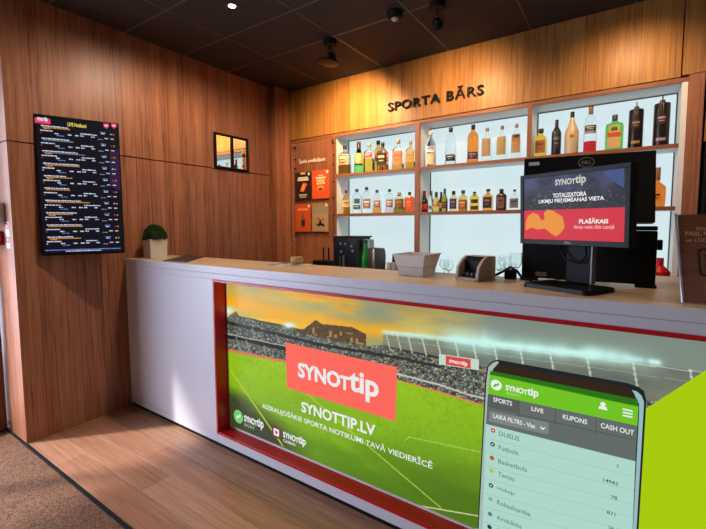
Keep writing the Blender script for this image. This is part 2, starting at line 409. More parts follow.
# round flat reflector glass of the first lamp
q = Vector((-.12, -.10, -1.0)).to_track_quat('Z', 'Y').to_matrix().to_4x4(); q.translation = Vector((-.045, .03, -.150))
g = lathe('reflector_disc', [(0, .004), (.05, .002), (.076, -.004), (.082, -.002), (.080, .006), (.05, .012), (0, .016)], mat('smoked_reflector', (64, 46, 36), .3, .6), t, 32); g.data.transform(q)
g = lathe('reflector_rim', [(.080, -.004), (.085, -.003), (.085, .006), (.080, .0065)], BLACK, t, 32); g.data.transform(q)
spot(s2[0], s2[1], 'black ceiling spotlight with a small hanging head, above the letters', (-1.2, YB, 2.25), 60)
t3 = spot(-.02, 2.72, 'black ceiling spotlight at the top edge above the right shelves', (-.05, YB, 2.1), 32)
sm = thing('ceiling_sensor', (s0[0], s0[1], ZC), 'round black ceiling sensor with a white lens between two spotlights', 'sensor')
lathe('housing', [(0, 0), (.056, 0), (.056, -.012), (.05, -.036), (.04, -.044), (0, -.044)], BLACKM, sm, 28)
lathe('lens', [(0, -.062), (.012, -.060), (.022, -.052), (.025, -.0445), (0, -.0445)], mat('milky_lens', (210, 205, 198), .4), sm, 20)

# ================================================================== BACK BAR SHELF UNIT
YD = YB + .24
su = thing('display_shelf_unit', (0, 0, 0), 'backlit white display shelving with wooden front edges holding bottles', 'shelving')
ZTOP = ZG - .033
BX = [-2.468, -1.582, -1.536, -.648, -.618, .262]
bays = [(BX[0], BX[1]), (BX[2], BX[3]), (BX[4], BX[5])]
box('frame_top', -2.505, XR + .01, YB - .002, YB + .018, ZTOP, ZG - GAP / 2, W_EDGE, su)
box('frame_side', -2.505, BX[0], YB - .002, YB + .018, .95, ZTOP, W_EDGEV, su)
box('frame_side', BX[5], XR + .01, YB - .002, YB + .018, .95, ZTOP, WHITE_IN, su)
box('divider_front', BX[1], BX[2], YB - .002, YB + .018, .95, ZTOP, W_EDGEV, su)
box('divider_front', BX[3], BX[4], YB - .002, YB + .018, .95, ZTOP, W_EDGEV, su)
for x0, x1 in ((-2.505, BX[0]), (BX[1], BX[2]), (BX[3], BX[4]), (BX[5], XR + .01)):
    box('upright', x0, x1, YB + .018, YD, .95, ZTOP, WHITE_IN, su)
box('top_board', -2.505, XR + .01, YB + .018, YD, ZTOP, ZTOP + .025, WHITE_IN, su)
TH = .026
PANEL = bpy.data.materials.new('backlit_panel'); PANEL.use_nodes = True; nt = PANEL.node_tree; b = nt.nodes['Principled BSDF']
b.inputs['Base Color'].default_value = (.12, .125, .13, 1); b.inputs['Roughness'].default_value = .4; b.inputs['Specular IOR Level'].default_value = .2
tc = nt.nodes.new('ShaderNodeTexCoord'); nz = nt.nodes.new('ShaderNodeTexNoise'); nz.inputs['Scale'].default_value = 1.4; nt.links.new(tc.outputs['Object'], nz.inputs['Vector'])
cr = nt.nodes.new('ShaderNodeValToRGB'); nt.links.new(nz.outputs['Fac'], cr.inputs[0]); cr.color_ramp.elements[0].color = lin((206, 230, 235)); cr.color_ramp.elements[1].color = lin((222, 242, 246))
nt.links.new(cr.outputs[0], b.inputs['Emission Color']); b.inputs['Emission Strength'].default_value = .9
for x0, x1 in bays:
    box('light_panel', x0, x1, YD, YD + .02, .95, ZTOP, PANEL, su)
    boxes('panel_frame', [(x0, x0 + .008, YD - .006, YD, .95, ZTOP), (x1 - .008, x1, YD - .006, YD, .95, ZTOP), (x0 + .008, x1 - .008, YD - .006, YD, ZTOP - .008, ZTOP)], mat('alu_dark', (110, 116, 120), .4, .6), su)
    for zs in (ZS1, ZS2):
        s = box('shelf', x0, x1, YB + .012, YD - .006, zs - TH, zs, WHITE_IN, su)
        box('shelf_edge', x0, x1, YB - .001, YB + .012, zs - TH, zs, W_EDGE, s)
        box('shelf_top', x0, x1, YB + .012, YD - .006, zs, zs + .0006, W_EDGE, s)

# ------------------------------------------------------------------ sign letters
sg = thing('wall_sign', (0, YB, 2.45), 'black raised letters reading SPORTA BĀRS on the wooden header', 'sign')
v, f, lo, hi = text_data('SPORTA BĀRS', .012, 1.0, 1.12)
a = on(388.6, 112.5, 1, YB); b = on(484, 96, 1, YB); tp = on(388.6, 103, 1, YB)
x0, x1 = a[0], b[0]; hcap = .078
# one object per letter
letters = 'SPORTA BĀRS'; adv = 0
sc = (x1 - x0) / (hi[0] - lo[0])
capz = text_data('S', .012, 1.0, 1.12); caph = capz[3][1] - capz[2][1]
comp = {}
par = list(range(len(v)))
def find(i):
    while par[i] != i: par[i] = par[par[i]]; i = par[i]
    return i
for q in f:
    for k in q[1:]:
        ra, rb = find(q[0]), find(k)
        if ra != rb: par[ra] = rb
cl = {}
for i in range(len(v)): cl.setdefault(find(i), []).append(i)
groups = []
for ids in sorted(cl.values(), key=lambda I: min(v[i][0] for i in I)):
    mn, mx = min(v[i][0] for i in ids), max(v[i][0] for i in ids)
    for g in groups:
        if min(mx, g[1]) - max(mn, g[0]) > .4 * min(mx - mn, g[1] - g[0]): g[2].extend(ids); g[0] = min(mn, g[0]); g[1] = max(mx, g[1]); break
    else: groups.append([mn, mx, list(ids)])
zb = a[2] - 2.45 + .004
for mn, mx, ids in groups:
    idx = {i: k for k, i in enumerate(ids)}
    vv = [(x0 + (v[i][0] - lo[0]) * sc, -.010 - .009 * (v[i][2] / 1.0), zb + (v[i][1] - capz[2][1]) * hcap / caph) for i in ids]
    mesh('letter', vv, [tuple(idx[k] for k in q) for q in f if q[0] in idx], BLACKM, sg)

# ================================================================== BAR COUNTER
XE = 1.5       # right end
XC = -3.178
ct = thing('bar_counter', (0, 0, 0), 'white bar counter with an oak worktop and a red framed illuminated poster', 'counter')
YI = YF + .085   # poster plane
TT = .045
box('worktop_front', XC, XE, YF, YF + .02, ZT - TT, ZT - .002, WHITE, ct, .002)
top = box('worktop', XC, XE, YF + .001, 1.955, ZT - .02, ZT, W_TOP, ct, .0015, 1)
box('worktop_extension', -.40, XE, 1.955, 2.43, ZT - .02, ZT, W_TOP, ct)
box('upper_panel', XC, XE, YF + .002, YF + .02, ZR, ZT - TT - .0015, WHITE, ct, .001, 1)
box('left_panel', XC, XF, YF + .002, YF + .02, .075, ZR - .001, WHITE, ct, .001, 1)
box('bottom_panel', XF, XE, YF + .002, YF + .02, .03, ZRB, WHITE, ct, .001, 1)
box('bottom_panel', XC, XF, YF + .002, YF + .02, .03, .0735, WHITE, ct, .001, 1)
box('plinth', XC, XE, YF + .015, YF + .03, 0, .03, BLACKM, ct)
box('carcass', XC, XE, YI + .02, 1.94, .0, ZT - .021, mat('carcass_grey', (120, 116, 116), .6), ct)
LIP = .015
RF = [('red_frame', XF, XF + LIP, YF - .006, YI + .018, ZRB, ZR), ('red_frame', XF + LIP, XE, YF - .006, YI + .018, ZR - LIP, ZR), ('red_frame', XF + LIP, XE, YF - .006, YI + .018, ZRB, ZRB + LIP)]
for n_, *b in RF: box(n_, *b, RED, ct, .001, 1)
box('poster_rim', XF + LIP, XF + LIP + .009, YI - .006, YI + .018, ZRB + LIP, ZR - LIP, STEEL, ct)
box('poster_rim', XF + LIP + .009, XE, YI - .006, YI + .018, ZRB + LIP, ZRB + LIP + .009, mat('white_rim', (230, 230, 230), .4), ct)

# ---------------- illuminated poster: stadium print as coloured vertex raster
PX0, PX1, PZ0, PZ1 = XF + LIP + .009, XE, ZRB + LIP + .009, ZR - LIP
nxp, nzp = 980, 330
gx = np.linspace(PX0, PX1, nxp); gz = np.linspace(PZ0, PZ1, nzp)
GX, GZ = np.meshgrid(gx, gz, indexing='ij')
U, V = proj(GX, YI, GZ)
rng = np.random.RandomState(3)
def vnoise(x, z, s, seed=0, oct=4, rough=.5):
    r = np.random.RandomState(seed); T = r.rand(256, 256); out = 0; amp = 1; tot = 0
    for k in range(oct):
        a, b = x * s, z * s; i, j = np.floor(a).astype(int), np.floor(b).astype(int); fa, fb = a - i, b - j
        fa = fa * fa * (3 - 2 * fa); fb = fb * fb * (3 - 2 * fb)
        g = lambda p, q: T[(p + 31 * k) % 256, (q + 17 * k) % 256]
        out = out + amp * ((g(i, j) * (1 - fa) + g(i + 1, j) * fa) * (1 - fb) + (g(i, j + 1) * (1 - fa) + g(i + 1, j + 1) * fa) * fb)
        tot += amp; amp *= rough; s *= 2
    return out / tot
def pl(x, pts):
    p = np.array(pts, float); r = np.interp(x, p[:, 0], p[:, 1])
    r = np.where(x > p[-1, 0], p[-1, 1] + (x - p[-1, 0]) * (p[-1, 1] - p[-2, 1]) / (p[-1, 0] - p[-2, 0]), r)
    return np.where(x < p[0, 0], p[0, 1] + (x - p[0, 0]) * (p[1, 1] - p[0, 1]) / (p[1, 0] - p[0, 0]), r)
def mixc(a, b, t): t = np.clip(t, 0, 1)[..., None]; return a * (1 - t) + b * t
C = lambda *c: np.array(c, float) * np.ones(U.shape + (3,))
n_big = vnoise(GX, GZ * 3.2, 3.0, 1, 5); n_str = vnoise(GX * 1.2, GZ * 9, 3.0, 2, 5)
sky = mixc(C(250, 204, 60), C(232, 158, 40), (n_str - .35) * 2.4)
sky = mixc(sky, C(176, 176, 120), np.clip((n_big - .44) * 4, 0, .8))
sky = mixc(sky, C(128, 142, 130), np.clip((U - 320) / 120 + (n_big - .5) * 1.4 - (V - 300) / 120 * .6, 0, 1))
band = np.exp(-((V - pl(U, [(225, 300), (300, 318), (365, 330), (440, 334)])) / 9) ** 2) * np.clip((450 - U) / 60, 0, 1)
sky = mixc(sky, C(250, 178, 36), band * .9)
img = sky
cells = lambda s, seed: rng.__class__(seed).rand(512, 512)[(np.floor(GX * s).astype(int)) % 512, (np.floor(GZ * s).astype(int)) % 512]
crowd_n = .5 * cells(190, 5) + .3 * cells(95, 6) + .2 * vnoise(GX, GZ, 40, 4, 2)
crowd = mixc(C(44, 48, 46), C(132, 138, 126), (crowd_n - .28) * 2.2)
crowd = mixc(crowd, C(196, 200, 180), (cells(170, 8) > .93) * .9)
crowd = mixc(crowd, C(196, 150, 40), ((cells(150, 9) > .95) & (U > 380)) * .8)
top = pl(U, [(225, 318), (236, 316), (284, 328), (322, 338), (365, 346), (385, 345), (440, 357), (480, 366), (706, 412)])
bot = pl(U, [(225, 351), (285, 363), (340, 372), (396, 380), (440, 393), (486, 407), (640, 450)])
# houses
h1 = pl(U, [(226, 320), (231, 314), (236, 311), (239, 316), (284, 325), (300, 329), (304, 329), (315.7, 320), (322, 324), (352, 327), (366, 334), (366.1, 350)])
img = mixc(img, C(96, 74, 44) * 1.0, ((V > h1) & (V < top + 1) & (U < 366)) * 1.0)
img = mixc(img, C(70, 56, 38), ((V > h1) & (V < top + 1) & (U < 366) & (cells(70, 12) > .55)) * .6)
img = mixc(img, C(196, 150, 84), ((V > h1 + 6) & (V < top - 1) & (U > 306) & (U < 366) & (cells(60, 14) > .8)) * .8)
isc = (V >= top) & (V < bot)
img = mixc(img, crowd, isc * 1.0)
# dark fascia, aisles and pale boards in the stands
for pts, c_, hw in (([(225, 322), (322, 345), (400, 358), (440, 367)], (46, 40, 36), 1.6), ([(225, 335.5), (285, 349), (396, 372)], (30, 30, 30), 2.0), ([(225, 333.5), (285, 346), (290, 347)], (186, 190, 176), .5),
                    ([(396, 373.5), (440, 385), (470, 395), (486, 399)], (206, 206, 196), 1.0), ([(225, 350), (285, 362), (396, 381), (440, 393), (486, 407)], (236, 132, 84), 1.9),
                    ([(385, 346), (440, 358), (480, 367)], (40, 38, 34), 1.4)):
    L_ = pl(U, pts); img = mixc(img, C(*c_), ((np.abs(V - L_) < hw) & (U > pts[0][0] - 2) & (U < pts[-1][0] + 1)) * .9)
for (ua, va, ub, vb) in ((236, 337, 240, 351), (246, 340, 250, 353), (252, 328, 255, 337), (276, 334, 280, 343), (264, 345, 266, 357)):
    d = np.abs((U - ua) - (V - va) * (ub - ua) / (vb - va)); img = mixc(img, C(170, 172, 160), ((d < .6) & (V > va) & (V < vb)) * .7)
# roof and floodlights on the right
roof = pl(U, [(384, 333), (440, 339), (500, 347), (600, 358), (706, 372)])
und = pl(U, [(384, 346), (440, 357), (500, 369), (706, 412)])
inroof = (U > 383) & (V > roof) & (V < und)
img = mixc(img, mixc(C(92, 100, 92), C(140, 140, 116), (n_big - .3) * 2), inroof * .85)
for k, ua in enumerate([386, 397, 408, 422, 437, 455, 473, 494, 520, 550, 587, 633, 690, 760]):
    va = np.interp(ua, [384, 706], [333, 371]); ub = ua + 4 + k * .2; vb = np.interp(ub, [384, 706], [348, 411])
    d = np.abs((U - ua) - (V - va) * (ub - ua) / (vb - va)); img = mixc(img, C(206, 216, 204), ((d < .5 + k * .04) & (V > va) & (V < vb)) * .9)
img = mixc(img, C(212, 220, 208), ((np.abs(V - roof - 1) < .5) & (U > 383)) * .7)
img = mixc(img, C(150, 165, 150), ((np.abs(V - roof - 6 - (U - 384) * .02) < .4) & (U > 383)) * .7)
for u0, u1, du, s_, st in ((385, 470, -3, 2.2, .8), (455, 585, -6, 3.6, 1.0), (462, 482, -6, 11, .75), (520, 560, -6, 8, .5), (592, 618, -8, 7, 1.0), (628, 640, -8, 3.5, .7), (652, 657, -8, 3, 1.0), (420, 640, -6, 13, .24)):
    dx = np.maximum(np.maximum(u0 - U, U - u1), 0); g = np.exp(-((V - (roof + du * .4)) / s_) ** 2 - (dx / (s_ * 1.6)) ** 2) * st * (.72 + .5 * vnoise(GX, GZ * .2, 26, 21, 2))
    img = mixc(img, C(206, 255, 244), g)
for u_, v_, r_ in ((226, 311, 7), (289, 325.5, 5)):
    img = mixc(img, C(226, 255, 244), np.exp(-(((U - u_) / (r_ * 1.2)) ** 2 + ((V - v_) / (r_ * .6)) ** 2)) * 1.1)
# pitch
stripe = np.sin((U * .3 + V) / 11.0)
pitch = mixc(C(158, 204, 26), C(112, 164, 20), np.clip((V - bot) / 95 + .08 * stripe + (n_big - .5) * .5, 0, 1))
pitch = mixc(pitch, C(70, 106, 14), np.clip((V - 440) / 80 + (n_big - .5) * .6, 0, .75))
pitch = mixc(pitch, C(136, 186, 22), np.clip((U - 400) / 60, 0, 1) * np.clip((470 - V) / 40, 0, 1) * .6)
dk = np.clip((V - 386 - (U - 226) * .62) / 16 + .25 + (n_big - .5) * .8, 0, 1) * np.clip((V - 372) / 22, 0, 1) * np.clip((316 - U) / 40, 0, 1)
pitch = mixc(pitch, C(50, 54, 44), dk * .9)
pitch = mixc(pitch, C(90, 120, 20), (vnoise(GX, GZ, 60, 30, 2) - .5) * .5)
img = mixc(img, pitch, (V >= bot) * 1.0)
def pline(pts, c_, hw):
    global img
    for (ua, va), (ub, vb) in zip(pts[:-1], pts[1:]):
        ex, ey = ub - ua, vb - va; L2 = ex * ex + ey * ey; t_ = np.clip(((U - ua) * ex + (V - va) * ey) / L2, 0, 1)
        d = np.hypot(U - ua - t_ * ex, V - va - t_ * ey); img = mixc(img, C(*c_), (d < hw) * .85)
pline([(231, 371), (283, 446)], (206, 222, 60), .55); pline([(300, 388), (441, 508)], (196, 216, 70), .5)
pline([(404, 441), (409, 437), (480, 452)], (176, 212, 100), .5); pline([(415, 505), (484, 517)], (226, 236, 180), .6)
img = mixc(img, C(236, 200, 60), (np.hypot(U - 432, V - 351) < .1) * 1.0)
img = np.clip(img, 0, 255) / 255.0
lin_img = np.where(img <= .04045, img / 12.92, ((img + .055) / 1.055) ** 2.4)
me = bpy.data.meshes.new('poster_print')
vv = np.stack([GX, np.full_like(GX, YI), GZ], -1).reshape(-1, 3)
I, J = np.meshgrid(np.arange(nxp - 1), np.arange(nzp - 1), indexing='ij'); b0 = (I * nzp + J).ravel()
fc = np.stack([b0, b0 + nzp, b0 + nzp + 1, b0 + 1], 1)
me.from_pydata(vv.tolist(), [], fc.tolist())
at = me.color_attributes.new('print', 'FLOAT_COLOR', 'POINT')
at.data.foreach_set('color', np.concatenate([lin_img.reshape(-1, 3), np.ones((nxp * nzp, 1))], 1).ravel().astype(np.float32))
pm = bpy.data.materials.new('backlit_stadium_print'); pm.use_nodes = True; nt = pm.node_tree; b = nt.nodes['Principled BSDF']
ca = nt.nodes.new('ShaderNodeVertexColor'); ca.layer_name = 'print'
nt.links.new(ca.outputs[0], b.inputs['Emission Color']); b.inputs['Emission Strength'].default_value = .92
b.inputs['Base Color'].default_value = (.02, .02, .02, 1); b.inputs['Roughness'].default_value = .3; b.inputs['Specular IOR Level'].default_value = .12
me.materials.append(pm)
PR = link(bpy.data.objects.new('poster_print', me), ct)
PP = Plane((0, 0, 0)); PP_y = YI
EW = emis((238, 240, 238), .95); EPINK = emis((252, 104, 90), 1.0); EPW = EW
def pp(*pts, k=1): return [PP.uv(a, b, YI - .0006 * k) for a, b in pts]
yk = lambda k: YI - .0006 * k
flat('red_banner', pp((285.5, 342.5), (397, 367.1), (395.4, 421.3), (286.9, 387.6)), yk(1), EPINK, PR)
lx, lz = PP.uv(298, 377, yk(2)); lt = PP.uv(298, 362, yk(2))[1]; lr = PP.uv(378.7, 391, yk(2))[0]
logo(PP, lx, lz, lr - lx, lt - lz, yk(2), EW, PR)
text_px('poster_text', 'SYNOTTIP.LV', PP, (301.4, 411.8), (301.4, 401.2), (375.4, 436.4), yk(1), EW, PR, .03)
text_px('poster_text', 'AIZRAUJOŠĀKIE SPORTA NOTIKUMI TAVĀ VIEDIERĪCĒ', PP, (262.1, 409.0), (262.1, 401.9), (432.5, 469.6), yk(1), EW, PR, .012)
def mini_logo(cx, cy, x0, x1, sub, ring, inner):
    c0 = PP.uv(cx, cy, yk(1)); r = abs(PP.uv(cx + 4.6, cy, yk(1))[0] - c0[0])
    flat('badge', disc(*c0, r), yk(1), ring, PR)
    if inner == 'slash':
        flats('badge_mark', [[(c0[0] - r * .55, c0[1] - r * .3), (c0[0] - r * .3, c0[1] - r * .5), (c0[0] + r * .1, c0[1] + r * .1), (c0[0] - r * .15, c0[1] + r * .2)], [(c0[0] + r * .55, c0[1] + r * .3), (c0[0] + r * .3, c0[1] + r * .5), (c0[0] - r * .05, c0[1] - r * .12), (c0[0] + r * .2, c0[1] - r * .2)]], yk(2), emis((214, 240, 214), .95), PR)
    else:
        flat('badge_mark', rrect(c0[0] - r * .58, c0[1] - r * .58, c0[0] + r * .58, c0[1] + r * .58, r * .2), yk(2), EW, PR); flat('badge_mark', disc(*c0, r * .26), yk(3), ring, PR)
    xa = PP.uv(x0, cy, yk(1))[0]; xb = PP.uv(x1, cy, yk(1))[0]
    logo(PP, xa, c0[1] - r * .35, xb - xa, r * .95, yk(1), EW, PR)
    text('poster_text', sub, xa, c0[1] - r * 1.05, (xb - xa) * .55, r * .45, yk(1), emis((160, 200, 140), .9) if inner == 'slash' else EW, PR, .02)
mini_logo(238.4, 416.6, 244, 263.4, 'SPORT', emis((120, 206, 110), .95), 'slash')
mini_logo(276.4, 432.3, 283, 305.8, 'CASINO', emis((136, 44, 84), .95), 'dot')
flat('stadium_board', pp((439, 353.9), (478.9, 359.5), (478.9, 370.3), (439, 364.3)), yk(1), emis((196, 214, 196)), PR)
flat('stadium_board_red', pp((445.8, 355.6), (470.7, 359.4), (470.7, 368.6), (445.8, 364.6), k=2), yk(2), emis((214, 70, 66)), PR)
lx, lz = PP.uv(449, 362.6, yk(3)); lt = PP.uv(449, 359.4, yk(3))[1]; lr = PP.uv(467.5, 364, yk(3))[0]
logo(PP, lx, lz, lr - lx, lt - lz, yk(3), EW, PR)
# phone
def clipz(pts): return [(x, max(z, PZ0)) for x, z in pts]
flat('phone_body', clipz(pp((470.8, 640), (477.5, 529), (485.2, 380), (487, 367), (491, 362), (497, 359.6), (627, 383), (638, 386.5), (644, 391), (646.2, 400), (645.8, 412), (638.6, 529), (631.9, 640))), yk(1), emis((30, 34, 36)), PR)
flat('phone_edge', clipz(pp((471.8, 640), (478.6, 529), (486.4, 382), (488.4, 367), (492, 363.4), (497, 361), (499, 362.5), (494, 368), (491.2, 378), (482.5, 529), (476, 640), k=2)), yk(2), emis((166, 186, 180)), PR)
flat('phone_edge', clipz(pp((632, 390), (637, 391.5), (641.5, 395.5), (644, 402), (643.5, 412), (636.5, 529), (629.7, 640), (626, 640), (633, 529), (639.2, 412), (639.2, 404), k=2)), yk(2), emis((150, 186, 190)), PR)
flat('phone_screen_top', pp((491, 377), (493, 369), (498, 364), (627, 387), (634, 393), (638.5, 404), (638, 408), k=3), yk(3), emis((48, 34, 20)), PR)
flat('status_strip', pp((490.6, 370.8), (637.6, 399.4), (638.6, 407), (489.6, 374.6), k=4), yk(4), emis((40, 112, 20)), PR)
flat('app_header', pp((489.6, 374), (638.6, 406), (637.4, 425.9), (487.9, 393.6), k=4), yk(4), emis((112, 194, 32)), PR)
flat('tab_bar', pp((487.9, 393.6), (637.4, 425.9), (635.4, 461.4), (486, 424), k=4), yk(4), emis((98, 106, 102)), PR)
flat('tab_active', pp((487.9, 394.2), (519, 401), (518.4, 414), (487, 406.5), k=5), yk(5), emis((84, 92, 88)), PR)
flats('tab_line', [pp((519, 400.4), (519.6, 400.6), (519, 417.5), (518.4, 417.3), k=5), pp((555.5, 408.2), (556.1, 408.4), (555.4, 426), (554.8, 425.8), k=5), pp((596, 417), (596.6, 417.2), (596, 434.5), (595.4, 434.3), k=5), pp((519, 414.2), (637, 440.2), (637, 440.8), (519, 414.8), k=5)], yk(5), emis((66, 72, 70)), PR)
flat('filter_box', pp((490, 410.9), (547, 422.2), (549, 424), (548.6, 433), (546.4, 434.3), (488.6, 421.2), k=6), yk(6), emis((124, 132, 128)), PR)
flat('app_list', clipz(pp((486, 424), (635.4, 461.4), (632.6, 529), (626, 640), (476, 640), (482.5, 529), k=4)), yk(4), emis((172, 214, 202)), PR)
c0 = PP.uv(496.2, 385.0, yk(5)); r = .022
flat('badge', disc(*c0, r), yk(5), emis((226, 244, 226)), PR)
flats('badge_mark', [[(c0[0] - r * .55, c0[1] - r * .3), (c0[0] - r * .3, c0[1] - r * .5), (c0[0] + r * .1, c0[1] + r * .1), (c0[0] - r * .15, c0[1] + r * .2)], [(c0[0] + r * .55, c0[1] + r * .3), (c0[0] + r * .3, c0[1] + r * .5), (c0[0] - r * .05, c0[1] - r * .12), (c0[0] + r * .2, c0[1] - r * .2)]], yk(6), emis((70, 150, 40)), PR)
lx, lz = PP.uv(505.5, 390.2, yk(5)); lt = PP.uv(505.5, 384.6, yk(5))[1]; lr = PP.uv(538.5, 396, yk(5))[0]
logo(PP, lx, lz, lr - lx, lt - lz, yk(5), EW, PR)
text_px('poster_text', 'SPORT', PP, (506, 394.4), (506, 391.8), (520, 397.6), yk(5), emis((170, 220, 120)), PR, .01)
c0 = PP.uv(603, 406, yk(5)); flat('person_icon', disc(c0[0], c0[1] + .006, .0085), yk(5), EW, PR); flat('person_icon', [(c0[0] - .014, c0[1] - .013), (c0[0] + .014, c0[1] - .013), (c0[0] + .011, c0[1] - .002), (c0[0] - .011, c0[1] - .002)], yk(5), EW, PR)
flats('menu_icon', [pp((622.6, 408.2 + d), (632.6, 410.4 + d), (632.6, 412 + d), (622.6, 409.8 + d), k=5) for d in (0, 3.1, 6.2)], yk(5), EW, PR)
for s, LB, LT, RB in (('SPORTS', (493.2, 401.6), (493.2, 397), (512, 406)), ('LIVE', (531.4, 410.7), (531.4, 406.4), (543.4, 413.6)), ('KUPONS', (562.8, 418.8), (562.8, 414), (587, 424)), ('CASH OUT', (600.7, 427.7), (600.7, 422.6), (634, 435.7)), ('LAIKA FILTRS - Viss', (493.2, 417.8), (493.2, 413.4), (535, 426.4))):
    text_px('poster_text', s, PP, LB, LT, RB, yk(7), EW, PR, .015)
flat('chevron', pp((540.4, 426), (542.6, 428.3), (545, 427), (545, 428.4), (542.6, 430), (540.4, 427.6), k=7), yk(7), EW, PR)
GR_T = emis((96, 124, 116))
rows = [('DUELIS', 519.3, 430.4, (200, 50, 60)), ('Futbols', 518.2, 444.3, (40, 46, 46)), ('Basketbols', 527, 457.9, (190, 84, 40)), ('Teniss', 514.6, 470.7, (176, 200, 40)), ('Hokejs', 514.6, 485.4, (40, 50, 50)), ('Rokasbumba', 530.7, 499.0, (150, 180, 170)), ('Airobātika', 521.8, 514.0, (90, 130, 150)), ('Autosports', 521, 527, (50, 56, 60))]
for i, (s, xr, yc, c_) in enumerate(rows):
    c0 = PP.uv(493 - i * .5, yc, yk(5)); flat('row_icon', disc(*c0, .0095, 16), yk(5), emis(c_), PR)
    if i in (0, 1, 4, 5): flat('row_icon_mark', rect(c0[0] - .004, c0[1] - .0025, c0[0] + .004, c0[1] + .0025), yk(6), EW if i != 5 else emis((110, 140, 130)), PR)
    text_px('poster_text', s, PP, (499 - i * .4, yc + 5.2), (499 - i * .4, yc + .6), (xr, yc + 9), yk(5), GR_T, PR, .008)
    l0 = (487 - i * .8, yc + 7.5); flat('row_line', pp(l0, (l0[0] + 148, l0[1] + 39), (l0[0] + 148, l0[1] + 39.5), (l0[0], l0[1] + .5), k=5), yk(5), emis((150, 190, 178)), PR)
for s, xa, xb, yb_ in (('7', 616.4, 618.6, 468), ('14943', 603.2, 618, 481.5), ('78', 611, 617, 498.4), ('871', 606.8, 615.3, 513.6), ('56', 608.6, 614, 529)):
    text_px('poster_text', s, PP, (xa, yb_), (xa, yb_ - 3.6), (xb, yb_ + 1), yk(5), emis((60, 84, 80)), PR, .012)
# lime sweep on the right
pa = PP.uv(646, 408.5, yk(1)); pb = PP.uv(706, 370.3, yk(1)); tt = (PZ1 - pa[1]) / (pb[1] - pa[1]); pe = (pa[0] + (pb[0] - pa[0]) * tt, PZ1)
pc = PP.uv(638, 532, yk(1)); pdn = PP.uv(631, 645, yk(1))
flat('lime_sweep', [pa, pe, (PX1, PZ1), (PX1, PZ0), (max(pdn[0], pa[0] - .05), PZ0), pc], yk(.5), emis((166, 202, 4)), PR)

# ================================================================== VERTICAL SCREEN ON LEFT WALL
TVW, TVH = .475, .918
TVL = (-3.075, 1.244, 1.682); TVR = 1.19
tv = thing('wall_display', TVL, 'black portrait screen with rows of betting odds on the left wall', 'screen', rz=TVR, rx=-.03)
TP = Plane(TVL, TVR, -.03)
box('body', -TVW / 2, TVW / 2, 0, .03, -TVH / 2, TVH / 2, BLACK, tv, .004)
box('mount', -.08, .08, .03, .085, -.12, .12, BLACKM, tv)
scr = flat('screen', rect(-TVW / 2 + .008, -TVH / 2 + .014, TVW / 2 - .008, TVH / 2 - .008), -.0006, emis((9, 11, 24), 1.0), tv)
# violet reflection on the right of the screen, painted in as a glowing patch
flat('painted_reflection', [(TVW / 2 - .075, .02), (TVW / 2 - .0085, -.02), (TVW / 2 - .0085, .28), (TVW / 2 - .06, .25)], -.0009, emis((44, 26, 62), 1.0), scr)
def tpx(px, py): return TP.uv(px, py, -.001)
a = tpx(34.4, 117.2); b = tpx(50.6, 124.4)
flat('logo_field', rect(a[0], b[1], b[0], a[1]), -.0012, emis((226, 60, 110)), scr)
logo(TP, a[0] + .014, b[1] + .016, (b[0] - a[0]) - .028, .022, -.0018, EW, scr)
a = tpx(67.6, 125.2); b = tpx(86, 121.4)
text('screen_text', 'LIVE Notikumi', a[0], a[1] - .006, b[0] - a[0], .026, -.0015, emis((232, 206, 90)), scr, .03)
for px in (106.2, 113.9):
    c0 = tpx(px, 126); flat('shield_badge', [(c0[0] - .016, c0[1] + .018), (c0[0] + .016, c0[1] + .018), (c0[0] + .016, c0[1] - .004), (c0[0], c0[1] - .02), (c0[0] - .016, c0[1] - .004)], -.0015, emis((214, 66, 110)), scr)
    flat('shield_mark', rect(c0[0] - .009, c0[1] - .002, c0[0] + .009, c0[1] + .006), -.002, EW, scr)
rt = random.Random(11)
bars = {k: [] for k in ('white', 'blue', 'orange', 'grey', 'red')}
def words(key, x0, x1, z, h):
    x = x0
    while x < x1:
        wd = rt.uniform(.006, .022); wd = min(wd, x1 - x); bars[key].append(rect(x, z, x + wd, z + h * rt.uniform(1.05, 1.4))); x += wd + rt.uniform(.0015, .004)
L0 = -TVW / 2 + .03; ztop = TVH / 2 - .075
nb = 10
for k in range(nb):
    z = ztop - k * .0805
    if z < -TVH / 2 + .05: break
    ln = rt.uniform(.10, .21)
    words('white', L0 + .005, L0 + ln, z, .0055)
    words('orange' if k not in (1, 2) else 'grey', L0 + .012, L0 + .012 + ln * rt.uniform(.8, 1.2), z - .009, .0048)
    if rt.random() < .6: words('orange', L0 + .02, L0 + .055, z - .017, .0045)
    words('white', L0 + .0, L0 + rt.uniform(.06, .10), z - .030, .0055)
    bars['red' if rt.random() < .5 else 'white'].append(rect(L0, z - .045, L0 + .006, z - .038))
    for q in (.075, .145, .185): words('white', L0 + q, L0 + q + .022, z - .044, .0058)
    words('blue', L0 + .085, L0 + .085 + .04, z - .055, .0045)
    if rt.random() < .85:
        words('white', L0 + .215, L0 + .215 + rt.uniform(.05, .10), z - .028, .0055)
        for q in (.215, .275, .355): words('white', L0 + q, L0 + q + .02, z - .043, .0058)
    words('blue', L0 + .33, L0 + .362, z - .003, .005); words('white', L0 + .335, L0 + .358, z - .012, .005)
    bars['red' if k % 3 else 'white'].append(rect(L0 + .39, z - .012, L0 + .397, z - .004)); bars['orange'].append(rect(L0 + .405, z - .012, L0 + .413, z - .004))
    bars['white'].append(rect(L0 + .39, z - .043, L0 + .41, z - .037)); words('grey', L0 + .315, L0 + .345, z - .052, .0045)
zb = -TVH / 2 + .032
